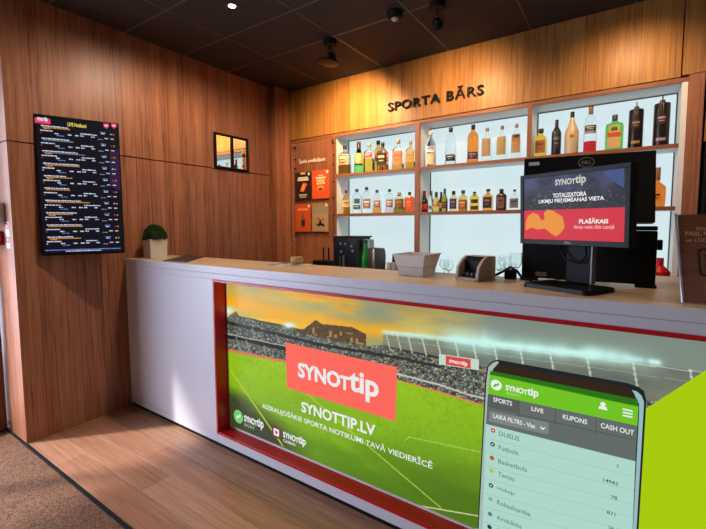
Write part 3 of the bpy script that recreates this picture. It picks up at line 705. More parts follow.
words('blue', L0 - .01, L0 + .42, zb, .0055); words('white', L0 + .10, L0 + .30, zb - .009, .005)
for k, c_ in (('white', (206, 212, 232)), ('blue', (110, 128, 210)), ('orange', (214, 150, 70)), ('grey', (140, 140, 150)), ('red', (190, 60, 60))):
    o = flats('text_lines', bars[k], -.0012, emis(c_, .95), scr); o['kind'] = 'stuff'

# ================================================================== MIRROR ON LEFT WALL
mr = thing('framed_mirror', (XW, 2.595, 2.115), 'small black framed double mirror on the left wall', 'mirror', rz=math.pi / 2)
mw, mh, fw = .40, .325, .02
for x0, x1, z0, z1 in ((-mw / 2, mw / 2, mh / 2 - fw, mh / 2), (-mw / 2, mw / 2, -mh / 2, -mh / 2 + fw), (-mw / 2, -mw / 2 + fw, -mh / 2 + fw, mh / 2 - fw), (mw / 2 - fw, mw / 2, -mh / 2 + fw, mh / 2 - fw), (-.013, .013, -mh / 2 + fw, mh / 2 - fw)):
    box('frame', x0, x1, -.022, 0, z0, z1, BLACKM, mr, .001, 1)
MIR = mat('mirror_glass', (235, 238, 240), .03, 1.0)
for x0, x1 in ((-mw / 2 + fw, -.013), (.013, mw / 2 - fw)): box('mirror_pane', x0, x1, -.012, -.008, -mh / 2 + fw, mh / 2 - fw, MIR, mr)

# ================================================================== ALARM POINTS ON THE END FACE
wbx = thing('control_box', (-3.375, YP - .018, 1.497), 'small white wall control box above the red call point', 'control box')
box('case', -.09, .075, -.05, 0, -.07, .07, mat('white_plastic', (226, 230, 238), .4), wbx, .008)
box('display', -.07, .06, -.0515, -.0502, -.005, .035, mat('pale_blue_label', (130, 160, 214), .5), wbx)
rc = thing('fire_call_point', (-3.405, YP - .018, 1.34), 'red fire alarm call point on the wall end face', 'fire alarm')
box('case', -.045, .045, -.05, 0, -.045, .045, mat('alarm_red', (200, 34, 34), .4), rc, .006)
box('press_plate', -.025, .025, -.052, -.0502, -.018, .025, mat('white_plastic', (226, 230, 238), .4), rc)
for nm, z0, c_, lb in (('safety_sign', 1.405, (206, 80, 84), 'upper small red and white sticker beside the call point'), ('safety_sign', 1.318, (190, 40, 44), 'lower small red and white sticker beside the call point')):
    s = thing(nm, (-3.27, YP - .018, z0), lb, 'sticker')
    box('backing', -.035, .035, -.0015, 0, -.042, .042, mat('sticker_white', (222, 218, 214), .5), s); box('red_field', -.028, .028, -.0022, -.0016, -.006, .034, mat('sticker_red_%d' % c_[0], c_, .5), s)
    box('pictogram', -.010, .010, -.0028, -.0023, .004, .024, mat('sticker_white', (222, 218, 214), .5), s)

# ================================================================== POSTER BOARD ON THE BACK WALL
YQ = YB + .004
bd = thing('poster_board', (-2.75, YQ, 1.8), 'clear acrylic poster board on standoffs with white lettering, left of the shelves', 'notice board')
ACR = bpy.data.materials.new('acrylic'); ACR.use_nodes = True; nt = ACR.node_tree; nt.nodes.clear()
o_ = nt.nodes.new('ShaderNodeOutputMaterial'); a_ = nt.nodes.new('ShaderNodeBsdfTransparent'); a_.inputs[0].default_value = (.97, .96, .95, 1); b_ = nt.nodes.new('ShaderNodeBsdfGlossy'); b_.inputs['Roughness'].default_value = .05
x_ = nt.nodes.new('ShaderNodeMixShader'); x_.inputs[0].default_value = .045
nt.links.new(a_.outputs[0], x_.inputs[1]); nt.links.new(b_.outputs[0], x_.inputs[2]); nt.links.new(x_.outputs[0], o_.inputs[0])
BXL, BXR, BZT, BZB = -3.020, -2.475, 2.290, 1.285
box('acrylic_sheet', BXL + 2.75, BXR + 2.75, -.016, -.013, BZB - 1.8, BZT - 1.8, ACR, bd)
for x, z in ((BXL + .012, BZT - .015), (BXR - .012, BZT - .02), (BXL + .012, BZB + .03), (BXR - .012, BZB + .03)):
    cyl('standoff', (x + 2.75, 0, z - 1.8), .014, .030, STEEL, bd, 16, 'y')
for z in (2.25, 2.13, 2.03, 1.86, 1.70, 1.52):
    for x in (BXL + .010, BXR - .010): cyl('side_clip', (x + 2.75, 0, z - 1.8), .008, .019, BLACK, bd, 10, 'y')
a = on(299, 164, 1, YQ - .018); b = on(325, 160, 1, YQ - .018)
text('board_letters', 'Īpašie piedāvājumi', a[0] + 2.75, a[2] - 1.8 - .008, b[0] - a[0], .060, -.0165, mat('white_vinyl', (236, 230, 214), .5), bd, .02)
def poster(tl, tr, bl, br, c_, label, kind):
    yq = YQ - .017
    P_ = [on(*p, 1, yq) for p in (tl, tr, bl, br)]
    x0 = (P_[0][0] + P_[2][0]) / 2; x1 = (P_[1][0] + P_[3][0]) / 2; z1 = (P_[0][2] + P_[1][2]) / 2; z0 = (P_[2][2] + P_[3][2]) / 2
    t = thing('poster', (x0, yq, z0), label, 'poster'); W_, H_ = x1 - x0, z1 - z0
    box('sheet', 0, W_, -.003, 0, 0, H_, mat('poster_%d_%d' % (c_[0], c_[1]), c_, .45), t)
    wh = mat('poster_white', (232, 224, 210), .5); og = mat('poster_orange', (232, 104, 44), .5); bk = mat('poster_black', (36, 26, 24), .5)
    K = lambda n, pts, m, l=1: flat(n, [(x * W_, z * H_) for x, z in pts], -.003 - .0004 * l, m, t)
    K('corner_mark', rect(.82, .88, .94, .97), wh)
    if kind == 'black':
        K('corner_mark', rect(.36, .93, .66, .99), mat('poster_gold', (226, 196, 90), .5), 2)
        K('headline', rect(.2, .77, .82, .83), wh); K('headline', rect(.16, .70, .86, .76), wh)
        K('phone_motif', [(.30, .33), (.55, .30), (.78, .58), (.52, .64)], og); K('phone_motif', [(.40, .37), (.52, .36), (.64, .54), (.50, .57)], mat('poster_orange_light', (250, 160, 90), .5), 2)
        K('footer', rect(.25, .18, .75, .21), wh); K('footer', rect(.30, .11, .70, .135), wh)
    if kind == 'offer':
        K('headline', rect(.36, .80, .66, .83), wh); K('headline', rect(.22, .70, .80, .76), wh)
        v, f, lo, hi = text_data('25%', .03); mesh('offer_text', [((.26 + (p[0] - lo[0]) / (hi[0] - lo[0]) * .5) * W_, -.0034, (.50 + (p[1] - lo[1]) / (hi[1] - lo[1]) * .17) * H_) for p in v], f, mat('poster_cream', (244, 226, 160), .5), t)
        K('bowl_motif', disc(.5, .36, .2, 18, .10), mat('poster_orange_light', (250, 160, 90), .5)); K('bowl_motif', disc(.5, .33, .13, 18, .06), mat('poster_brown', (150, 60, 20), .5), 2)
    if kind == 'drink':
        K('headline', rect(.16, .78, .84, .84), mat('poster_orange_light', (250, 160, 90), .5))
        K('bottle_motif', [(.40, .14), (.62, .14), (.64, .45), (.56, .56), (.55, .70), (.46, .70), (.45, .56), (.38, .45)], mat('poster_taupe', (120, 86, 66), .5)); K('bottle_motif', rect(.39, .22, .63, .42), bk, 2)
    if kind == 'photo':
        K('sky_field', rect(.04, .66, .96, .84), mat('poster_grey', (150, 140, 120), .5)); K('sand_field', rect(.04, .04, .96, .66), mat('poster_sand', (176, 148, 112), .5))
        K('figure_motif', [(.25, .26), (.42, .18), (.55, .22), (.78, .17), (.74, .28), (.6, .30), (.55, .42), (.46, .42), (.44, .30)], bk, 2); K('figure_motif', disc(.40, .45, .07, 12, .05), mat('poster_rust', (170, 70, 40), .5), 2); K('figure_motif', disc(.66, .43, .06, 12, .05), mat('poster_rust', (170, 70, 40), .5), 2)
poster((295.5, 173), (311, 171.6), (295.3, 200.8), (311.2, 200), (42, 30, 28), 'black poster with an orange phone shape, upper left on the board', 'black')
poster((312.2, 171), (329.6, 169), (312.2, 199.5), (329.4, 197.5), (226, 84, 40), 'orange poster with pale offer text, upper right on the board', 'offer')
poster((295.5, 204.6), (311, 203.8), (295.6, 231.6), (311, 231.6), (210, 84, 44), 'orange poster with a dark bottle, lower left on the board', 'drink')
poster((312, 203.6), (328.8, 202.6), (312, 231.8), (328.6, 231.8), (158, 130, 98), 'sandy coloured poster with two figures, lower right on the board', 'photo')

# ================================================================== BOTTLES
def glass(c):
    k = 'glass_%d_%d_%d' % c
    cl_ = list(lin(c)[:3])
    if cl_[0] > cl_[2] * 1.6 and cl_[0] >= cl_[1] * .95: cl_[1] *= .72; cl_[2] *= .5
    c2 = tuple(255 * (1.055 * (v ** .65) ** (1 / 2.4) - .055) for v in cl_)
    return mat(k, c2, .04, trans=1.0, ior=1.22)
PROF = {
 'round': [(0, 0), (.9, 0), (1, .02), (1, .60), (.93, .67), (.55, .76), (.36, .81), (.33, .96)],
 'slope': [(0, 0), (.9, 0), (1, .02), (1, .44), (.86, .55), (.52, .70), (.36, .80), (.33, .96)],
 'high': [(0, 0), (.9, 0), (1, .02), (1, .63), (.92, .72), (.66, .79), (.36, .83), (.32, .96)],
 'square': [(0, 0), (.94, 0), (1, .015), (1, .62), (.95, .68), (.60, .75), (.33, .79), (.30, .96)],
 'flask': [(0, 0), (.94, 0), (1, .02), (1, .66), (.9, .74), (.40, .80), (.30, .83), (.28, .96)],
 'squat': [(0, 0), (.94, 0), (1, .02), (1, .66), (.94, .74), (.52, .82), (.34, .86), (.32, .96)],
 'cone': [(0, 0), (.92, 0), (.98, .02), (1, .50), (.96, .55), (.60, .68), (.30, .82), (.25, .96)],
 'decanter': [(0, 0), (.85, 0), (.95, .03), (1, .30), (.98, .50), (.60, .58), (.32, .62), (.30, .70)],
 'keg': [(0, 0), (.96, 0), (1, .02), (1, .80), (.96, .83), (.3, .84)],
}
SHZ = {'u': ZS1 + .0006, 'l': ZS2 + .0006}
def pr(prof, z):
    zs = [p[1] for p in prof]; rs = [p[0] for p in prof]
    return float(np.interp(z, zs[1:], rs[1:]))
def bottle(cx, top, wpx, sh, prof, gcol, cap, labels, liquid, desc, yb=None, opaque=False, n=None, ry=None, capz=.88, mark=True, capr=None):
    yb = yb or YB + .085
    p = on(cx, top, 1, yb); h = p[2] - SHZ[sh]; p2 = on(cx + wpx / 2, top, 1, yb); p1 = on(cx - wpx / 2, top, 1, yb)
    R = (p2[0] - p1[0]) / 2 * 1.08
    fl_ = prof in ('square', 'flask', 'decanter')
    n = n or (5.5 if fl_ else 2.0); ry = ry or ({'square': .85, 'flask': .5, 'decanter': .6}.get(prof, 1.0))
    ang = -math.atan2(-p[0], yb) * (-.35 if fl_ else -1.0)
    t = thing('bottle', (p[0], yb, SHZ[sh]), desc, 'bottle', 'bottles on the backlit shelves', rz=math.atan2(p[0], yb) * (-.25 if fl_ else -1.0))
    base = PROF[prof]; nf = lambda r, z: 2.0 + (n - 2.0) * max(0, min(1, (r / R - .45) / .4)) if R else n
    pts = [(r * R, z * h) for r, z in base] + [(base[-1][0] * R * .98, h * (base[-1][1] + .003)), (0, h * (base[-1][1] + .003))]
    gm_ = mat('opaque_%d_%d_%d' % gcol, gcol, .28) if opaque else glass(gcol)
    lathe('body', pts, gm_, t, 28, n, ry, nfun=nf)
    if liquid:
        lc, lz = liquid; zz = [z for z in np.linspace(.012, lz, 9)]
        lp = [(0, zz[0] * h)] + [(pr(base, z) * R * 1.004, z * h) for z in zz] + [(0, zz[-1] * h)]
        lathe('liquid', lp, glass(lc), t, 28, n, ry, nfun=nf)
    if cap and prof not in ('keg',):
        cr_ = (capr or (base[-1][0] + .04)) * R; c0 = capz if prof != 'decanter' else .68
        lathe('cap', [(cr_ * .9, c0 * h), (cr_, c0 * h + .002), (cr_, h - .002), (cr_ * .92, h), (0, h)], mat('cap_%d_%d_%d' % cap, cap, .4), t, 18)
    for (z0, z1, c_, half, *mk) in labels:
        seg = 12; pp_ = [(pr(base, z) * R * 1.02 + .0004, z * h) for z in np.linspace(z0, z1, 5)]
        a0 = -math.pi / 2 - half; a1 = -math.pi / 2 + half
        v, f = lathe_data(pp_, seg, n, ry, a0, a1, nfun=nf)
        lb_ = mesh('label', v, f, mat('label_%d_%d_%d' % c_, c_, .5), t, True)
        if mk and mk[0]:
            mc = mk[0]; zz = z0 + (z1 - z0)
            for q0, q1, hh in ((.58, .78, .62), (.30, .40, .45)):
                pz = [(pr(base, z) * R * 1.035 + .0006, z * h) for z in (z0 + (z1 - z0) * q0, z0 + (z1 - z0) * q1)]
                v, f = lathe_data(pz, 6, n, ry, -math.pi / 2 - half * hh, -math.pi / 2 + half * hh, nfun=nf); mesh('label_band', v, f, mat('label_%d_%d_%d' % mc, mc, .5), t, True)
    return t, R, h
CLEAR = (236, 244, 246); BK = (26, 24, 26); CREAM = (226, 204, 160); TAN = (150, 124, 96); GRB = (138, 122, 112)
B = bottle
U1 = 'on the upper left shelf'; L1 = 'on the lower left shelf'; U2 = 'on the upper middle shelf'; L2 = 'on the lower middle shelf'; U3 = 'on the upper right shelf'
B(344.7, 146, 8.3, 'u', 'square', CLEAR, BK, [(.34, .68, CREAM, .95), (.36, .66, BK, .85, CREAM)], ((220, 150, 30), .34), 'square bottle with black label and amber liquid, leftmost ' + U1)
B(358.8, 142, 7.6, 'u', 'slope', (92, 214, 84), (66, 26, 28), [(.30, .62, (216, 168, 96), .9), (.24, .30, BK, .9)], None, 'green glass bottle with a yellow label ' + U1, capz=.66, capr=.42)
B(369.3, 143.2, 7.8, 'u', 'square', CLEAR, (166, 150, 96), [(.48, .66, (206, 60, 36), .85, (236, 190, 120))], ((244, 206, 60), .46), 'square bottle with a red slanted label and yellow liquid ' + U1, yb=YB + .06)
B(378.3, 140.8, 8.4, 'u', 'round', (240, 190, 70), (40, 30, 30), [(.36, .58, (150, 60, 30), .9, (230, 170, 60))], None, 'golden bottle behind the black labelled one ' + U1, yb=YB + .185)
B(382.8, 142.6, 8.4, 'u', 'square', CLEAR, BK, [(.20, .62, BK, .95, (176, 160, 130)), (.80, .87, BK, 1.2)], ((226, 140, 50), .22), 'square bottle with a large black label and orange liquid ' + U1, yb=YB + .06)
B(398.5, 140, 8.8, 'u', 'square', CLEAR, (160, 120, 96), [(.16, .62, (168, 116, 80), .95, (206, 92, 40))], ((228, 170, 60), .2), 'tall clear bottle with an orange brown label ' + U1)
B(410.6, 141, 7.6, 'u', 'square', (244, 232, 180), (156, 124, 106), [(.22, .60, (172, 130, 78), .9, (120, 130, 70))], ((238, 208, 60), .24), 'clear bottle with a patterned label and yellow liquid, rightmost ' + U1)
B(346.1, 190.3, 6.2, 'l', 'round', (246, 232, 176), (112, 28, 30), [(.28, .55, (214, 190, 120), .9, (90, 76, 40))], ((222, 190, 84), .30), 'small pale yellow bottle with a dark red cap, leftmost ' + L1)
B(356.8, 189, 7.6, 'l', 'high', CLEAR, (36, 66, 72), [(.40, .60, (66, 88, 96), .6), (.16, .34, (70, 92, 100), .75, (180, 196, 200))], None, 'clear bottle with a round teal label ' + L1)
B(366.6, 187, 7.4, 'l', 'high', CLEAR, (46, 50, 60), [(.18, .54, GRB, .85, (226, 220, 206))], None, 'clear bottle with a grey brown label, tallest ' + L1)
B(377, 190, 7, 'l', 'high', CLEAR, (52, 60, 72), [(.24, .54, (140, 106, 88), .85, (226, 200, 180))], ((238, 160, 70), .24), 'clear bottle with a brown label above orange liquid ' + L1)
B(389.5, 189, 7, 'l', 'high', CLEAR, (50, 64, 76), [(.22, .56, (150, 122, 124), .85, (230, 214, 210))], ((240, 196, 206), .20), 'clear bottle with a grey label above pink liquid ' + L1)
B(399.3, 192.3, 8.8, 'l', 'squat', (226, 236, 200), (150, 100, 90), [(.16, .66, (124, 82, 50), .9, (176, 120, 60))], ((120, 122, 40), .26), 'squat bottle with a brown label and wide stopper ' + L1)
B(409.6, 192, 8.2, 'l', 'flask', (222, 74, 40), BK, [(.18, .66, (206, 72, 36), .55, (232, 140, 60))], None, 'flat red orange bottle with a black cap, rightmost ' + L1)
B(430.5, 131.3, 9.5, 'u', 'round', CLEAR, (196, 196, 196), [(.40, .56, (232, 236, 246), .95, (70, 78, 150)), (.06, .36, (222, 206, 170), .8)], None, 'clear bottle with a white and blue oval label, leftmost ' + U2)
B(450.9, 127.5, 9.4, 'u', 'high', CLEAR, BK, [(.10, .27, BK, .95, (200, 196, 190))], None, 'clear round shouldered bottle with a low black label ' + U2)
B(473.3, 124.7, 10, 'u', 'high', (250, 132, 40), BK, [(.10, .28, (50, 26, 50), .95, (150, 130, 150))], None, 'bright orange bottle with a dark label ' + U2)
B(487.2, 128, 9.4, 'u', 'square', CLEAR, (150, 120, 100), [(.16, .68, TAN, .8, (150, 130, 80))], None, 'clear bottle with a tan label, next to the orange bottle ' + U2, capz=.9, n=3.2)
B(502.3, 126, 9.6, 'u', 'square', CLEAR, (140, 106, 92), [(.16, .68, (148, 128, 90), .8, (140, 136, 70))], None, 'clear bottle with a tan label, middle of the three alike ' + U2, capz=.9, n=3.2)
B(516.8, 124, 9.6, 'u', 'square', CLEAR, (136, 104, 92), [(.18, .70, (152, 124, 86), .8, (170, 90, 50))], None, 'clear bottle with a tan label, rightmost ' + U2, capz=.9, n=3.2)
B(424.4, 191, 6.6, 'l', 'slope', (24, 22, 24), (120, 36, 34), [(.10, .40, (190, 34, 44), 1.0, (226, 120, 110))], None, 'black wine bottle with a red label, leftmost ' + L2, opaque=True, capz=.7, capr=.42)
B(431.2, 191, 5.6, 'l', 'slope', (226, 236, 220), (140, 90, 90), [(.12, .30, (180, 192, 182), .9)], None, 'small colourless bottle with a pinkish cap ' + L2, yb=YB + .15, capz=.78, capr=.42)
B(436.3, 192, 5.9, 'l', 'slope', (206, 206, 90), (40, 56, 84), [(.26, .52, (206, 130, 84), .9, (230, 180, 130))], None, 'yellow green bottle with an orange label and blue cap ' + L2, capz=.74, capr=.44)
B(441.3, 192, 4.8, 'l', 'slope', (40, 34, 26), (70, 40, 44), [(.18, .44, (186, 150, 120), .8)], None, 'small dark bottle behind the tall olive bottle ' + L2, yb=YB + .15, opaque=True, capz=.74, capr=.42)
B(444.8, 188.5, 5.4, 'l', 'slope', (150, 140, 40), (66, 70, 76), [(.14, .42, (56, 30, 44), .95, (170, 140, 90))], None, 'tall olive bottle with a dark label ' + L2, yb=YB + .065, capz=.76, capr=.42)
B(453.7, 191, 6.2, 'l', 'square', (240, 230, 180), (34, 30, 34), [(.12, .62, (58, 48, 84), .9, (130, 110, 120))], None, 'small bottle with a dark blue label ' + L2, capz=.82, capr=.5)
B(463.2, 190.3, 7.4, 'l', 'square', (232, 210, 120), (44, 52, 62), [(.10, .55, (150, 84, 40), .9, (220, 170, 90))], ((206, 140, 50), .5), 'amber bottle with a brown label and black cap ' + L2, capz=.84, capr=.46)
B(474.6, 191.8, 8.2, 'l', 'squat', (244, 216, 60), (46, 34, 30), [(.40, .60, (70, 36, 26), .8), (.06, .26, (90, 50, 24), .9)], None, 'squat yellow bottle with a black oval label ' + L2, capz=.9)
B(488.2, 189, 9, 'l', 'square', (236, 160, 60), (42, 50, 56), [(.12, .62, (38, 28, 34), .75, (130, 110, 120))], None, 'orange amber square bottle with a black label ' + L2, capz=.88, capr=.42)
B(501.6, 189, 9.4, 'l', 'flask', (46, 34, 32), (34, 36, 46), [(.10, .62, (122, 78, 62), .55, (60, 36, 34))], None, 'dark brown flask bottle with a brown label ' + L2, opaque=True, capz=.78, capr=.42)
B(514.7, 189.5, 8.2, 'l', 'square', CLEAR, (36, 50, 56), [(.10, .56, (110, 110, 122), .85, (60, 60, 72))], None, 'clear bottle with a grey label, rightmost ' + L2, capz=.9)
B(541.2, 129, 10.6, 'u', 'square', (246, 196, 44), BK, [(.14, .58, (150, 88, 46), .7, (110, 60, 30))], None, 'yellow square bottle with a brown label, leftmost ' + U3, capz=.86, capr=.46, n=8)
B(557, 120, 9, 'u', 'round', (36, 36, 42), (40, 38, 44), [(.20, .60, (30, 30, 36), .9, (110, 110, 110))], None, 'black round shouldered bottle ' + U3, opaque=True, capz=.80)
B(572.6, 112, 13.4, 'u', 'cone', (196, 178, 152), (44, 36, 36), [(.36, .48, (206, 160, 40), .35), (.39, .43, (90, 60, 40), .28)], None, 'tall beige opaque bottle with tapering neck ' + U3, opaque=True, capz=.86)
B(591.3, 106.5, 12.2, 'u', 'high', CLEAR, (150, 96, 66), [(.46, .58, (60, 56, 62), 1.0, (200, 200, 196)), (.40, .46, (150, 146, 136), 1.0)], ((226, 20, 30), .24), 'clear bottle with red liquid in the bottom ' + U3, capz=.82)
B(615.1, 115, 17, 'u', 'flask', (70, 170, 50), (60, 40, 62), [(.08, .36, (206, 164, 112), .62), (.38, .50, (196, 74, 36), .66), (.50, .70, (190, 170, 90), .55), (.54, .67, (40, 44, 26), .30)], None, 'broad green flask bottle with a cream and orange label ' + U3, capz=.84, n=6)
for cx, tp_, wp, d, c1 in ((637, 102, 14, 'black cylindrical keg bottle with gold print, second from the right ' + U3, (150, 124, 70)), (663, 95, 15.6, 'black cylindrical keg bottle with pinkish print, rightmost ' + U3, (168, 130, 150))):
    t, R, h = B(cx, tp_, wp, 'u', 'keg', (28, 20, 20), BK, [(.10, .16, c1, .6), (.42, .60, (44, 28, 30), .75, c1)], None, d, opaque=True)
    lathe('tap_collar', [(R * .30, h * .838), (R * .36, h * .85), (R * .34, h * .90), (R * .20, h * .905), (0, h * .906)], mat('tap_metal', (110, 96, 84), .3, .9), t, 16)
    lathe('tap_stem', [(R * .10, h * .90), (R * .09, h * .985), (R * .05, h), (0, h)], mat('tap_metal', (110, 96, 84), .3, .9), t, 10)
    tube('spout', [(0, -R * .2, h * .87), (0, -R * .7, h * .875), (0, -R * .85, h * .855)], R * .08, mat('tap_metal', (110, 96, 84), .3, .9), t, 8)
B(658, 167.5, 17, 'l', 'decanter', (226, 104, 30), (150, 96, 56), [(.14, .38, (232, 140, 40), .5, (50, 34, 30))], None, 'amber decanter bottle with a tall wooden stopper, right of the monitors', capr=.34)

# ================================================================== BACK COUNTER AND ITS CLUTTER
ZW = 1.0
bc = thing('back_counter', (0, 0, 0), 'dark lower worktop behind the bar under the shelves', 'counter')
box('worktop', XJ + .001, XR + .0, 2.78, YB - .006, ZW - .03, ZW, mat('dark_worktop', (84, 58, 46), .4), bc)
box('cabinet', XJ + .001, XR + .0, 2.82, YB - .006, .08, ZW - .03, mat('cabinet_front', (70, 48, 38), .5), bc)
box('plinth', XJ + .001, XR, 2.86, YB - .006, 0, .08, BLACKM, bc)
def wx(px, py, y): return on(px, py, 1, y)
# router
a = wx(324.5, 262, 3.05)
rt_ = thing('wifi_router', (a[0], 3.05, ZW), 'small black router with two upright antennas beside the dark machine', 'router')
box('body', -.10, .08, -.06, .06, .0, .075, BLACK, rt_, .006)
za = wx(321, 247.5, 3.05)[2] - ZW
for x in (-.035, .03): cyl('antenna', (x, .03, .075), .008, za - .075, BLACK, rt_, 10)
# coffee machine
x0 = wx(333.5, 250, 2.98)[0]; x1 = wx(356.5, 250, 2.98)[0]; zt_ = wx(345, 236.3, 2.98)[2]
cm = thing('coffee_machine', ((x0 + x1) / 2, 3.1, ZW), 'tall black coffee machine on the back counter, left of the green bottle', 'coffee machine')
W_ = (x1 - x0); H_ = zt_ - ZW
NAVY = mat('black_blue_gloss', (24, 26, 36), .25)
box('body', -W_ / 2, W_ / 2, -.12, .12, .02, H_ - .012, NAVY, cm, .008)
box('lid', -W_ / 2 + .01, W_ / 2 + .02, -.11, .12, H_ - .012, H_, BLACK, cm, .003)
box('drip_tray', -W_ / 2 - .01, W_ / 2 + .05, -.16, .12, 0, .02, mat('tray_grey', (90, 80, 74), .4), cm, .003)
for k, (fx, fz) in enumerate(((-.18, .78), (.02, .78), (.30, .72), (.34, .58), (-.16, .55))): cyl('button', (fx * W_, -.12, fz * H_), .010, .006, mat('button_grey', (140, 150, 170), .4), cm, 12, 'y')
box('spout', -.17 * W_, -.12 * W_, -.145, -.121, .12 * H_, .42 * H_, STEEL, cm, .002); box('spout', -.04 * W_, .03 * W_, -.145, -.121, .12 * H_, .45 * H_, mat('spout_dark', (90, 96, 112), .3), cm, .002)
box('side_tank', W_ / 2, W_ / 2 + .075, -.02, .06, .02, H_ - .03, mat('tank_grey', (150, 176, 178), .3), cm, .004)
# green bottle
gx_ = wx(366, 260, 2.93); gt = wx(366, 240, 2.93)
gb = thing('green_bottle', (gx_[0], 2.93, ZW), 'tall bright green glass bottle on the back counter beside the machine', 'bottle')
hh = gt[2] - ZW; rr = .040
lathe('body', [(0, 0), (rr * .9, 0), (rr, .01), (rr, hh * .45), (rr * .8, hh * .58), (rr * .38, hh * .80), (rr * .32, hh * .93), (0, hh * .93)], mat('green_glass', (44, 168, 76), .12, trans=.35), gb, 24)
lathe('cap', [(rr * .36, hh * .90), (rr * .38, hh * .91), (rr * .38, hh - .002), (0, hh)], mat('cap_green', (20, 70, 44), .4), gb, 16)
# small appliance
x0 = wx(371.5, 255, 2.93)[0]; x1 = wx(387, 255, 2.93)[0]; zt_ = wx(379, 247, 2.93)[2]; W_ = x1 - x0; H_ = zt_ - ZW
ap = thing('capsule_machine', ((x0 + x1) / 2, 2.93, ZW), 'small black appliance with a bronze front band and rounded top', 'coffee machine')
prof = []
for i in range(13):
    t_ = math.pi * i / 12; prof.append((math.cos(t_), math.sin(t_)))
outl = [(-W_ * .46, 0), (W_ * .46, 0), (W_ * .5, H_ * .62)] + [(W_ * (.5 - .14 * (1 - math.cos(t_))), H_ * (.62 + .36 * math.sin(t_))) for t_ in np.linspace(.2, 1.4, 5)] + [(-W_ * .30, H_ * .99), (-W_ * .40, H_ * .97), (-W_ * .47, H_ * .88)]
def prism(name, outl, y0, y1, m, parent):
    n_ = len(outl); v = [(x, y0, z) for x, z in outl] + [(x, y1, z) for x, z in outl]
    f = [tuple(range(n_)), tuple(range(2 * n_ - 1, n_ - 1, -1))] + [(i, n_ + i, n_ + (i + 1) % n_, (i + 1) % n_) for i in range(n_)]
    o = mesh(name, v, f, m, parent); bm = bmesh.new(); bm.from_mesh(o.data); bmesh.ops.recalc_face_normals(bm, faces=bm.faces[:]); bm.to_mesh(o.data); bm.free(); return o
prism('body', outl, -.07, -.02, mat('appliance_dark', (52, 44, 44), .35), ap)
box('front_band', -W_ * .16, W_ * .06, -.078, -.0702, .06, H_ * .95, mat('bronze_band', (150, 110, 76), .3, .6), ap, .002)
box('front_strip', -W_ * .08, -W_ * .02, -.081, -.0782, .06, H_ * .94, STEEL, ap)
for x in (-.04, .0, .035): cyl('foot', (x, -.045, .0), .010, .05, STEEL, ap, 10)
# cups
for i, (px, lb) in enumerate(((389.5, 'small white cup right of the bronze banded appliance'), (393.3, 'second small white cup, beside the dark canister'))):
    cy_ = (2.88, 2.97)[i]; a = wx(px, 264, cy_); hz = wx(px, 262.5, cy_)[2] - ZW
    cu_ = thing('cup', (a[0], cy_, ZW), lb, 'cup')
    lathe('bowl', [(0, 0), (.018, 0), (.021, .004), (.027, hz), (.024, hz), (.017, .008), (0, .008)], mat('white_china', (226, 226, 224), .3), cu_, 18)
    tube('handle', [(.024, 0, hz * .8), (.034, 0, hz * .75), (.036, 0, hz * .5), (.022, 0, hz * .35)], .003, mat('white_china', (226, 226, 224), .3), cu_, 6)
a = wx(397.5, 264, 3.1); hz = wx(397.5, 253.5, 3.1)[2] - ZW
cn = thing('canister', (a[0], 3.1, ZW), 'dark canister mostly hidden behind the stacked cartons', 'canister')
lathe('body', [(0, 0), (.05, 0), (.054, .01), (.046, hz * .9), (.04, hz * .93), (0, hz * .93)], mat('canister_dark', (46, 46, 48), .4), cn, 20)
lathe('lid', [(.042, hz * .93), (.042, hz * .97), (.01, hz), (0, hz)], BLACK, cn, 16)
# wine glasses
def wineglass(px, py_top, y, lb, r=.036, inverted=False):
    a = wx(px, py_top, y); H = max(.15, a[2] - ZW)
    t = thing('wine_glass', (a[0], y, ZW), lb, 'glass', 'wine glasses on the back counter')
    p = [(0, 0), (r, 0), (r, .003), (.006, .008), (.0042, H * .45), (r * .6, H * .52), (r * 1.05, H * .70), (r * .92, H), (r * .88, H), (r * 1.0, H * .70), (r * .55, H * .535), (0, H * .50)]
    lathe('glass_body', p, mat('thin_glass', (246, 250, 250), .02, trans=1.0, ior=1.25), t, 20)
wineglass(444.5, 259, 2.95, 'stemmed glass just right of the stacked cartons'); wineglass(448.8, 261, 2.88, 'second stemmed glass left of the banknote machine')
for px, py_, y, lb in ((499, 257, 2.95, 'stemmed glass nearest the banknote machine on its right'), (505, 255.5, 3.06, 'stemmed glass in the back of the group left of the monitor'), (510, 263, 2.88, 'shorter stemmed glass in front of the group left of the monitor'), (516, 252.5, 3.0, 'tallest stemmed glass beside the monitor')):
    wineglass(px, py_, y, lb, .045)
# red item by the right upright
a = wx(664, 268, 3.0)
rd = thing('red_canister', (a[0] - .02, 3.0, ZW), 'small red container low behind the right end of the monitors', 'container')
zt_ = wx(664, 258, 3.0)[2] - ZW
lathe('body', [(0, 0), (.05, 0), (.052, .006), (.052, zt_ * .62), (.02, zt_ * .78), (0, zt_ * .78)], mat('red_plastic', (206, 26, 30), .35), rd, 20)
lathe('cap', [(.018, zt_ * .78), (.018, zt_), (0, zt_)], mat('red_plastic', (206, 26, 30), .35), rd, 14)

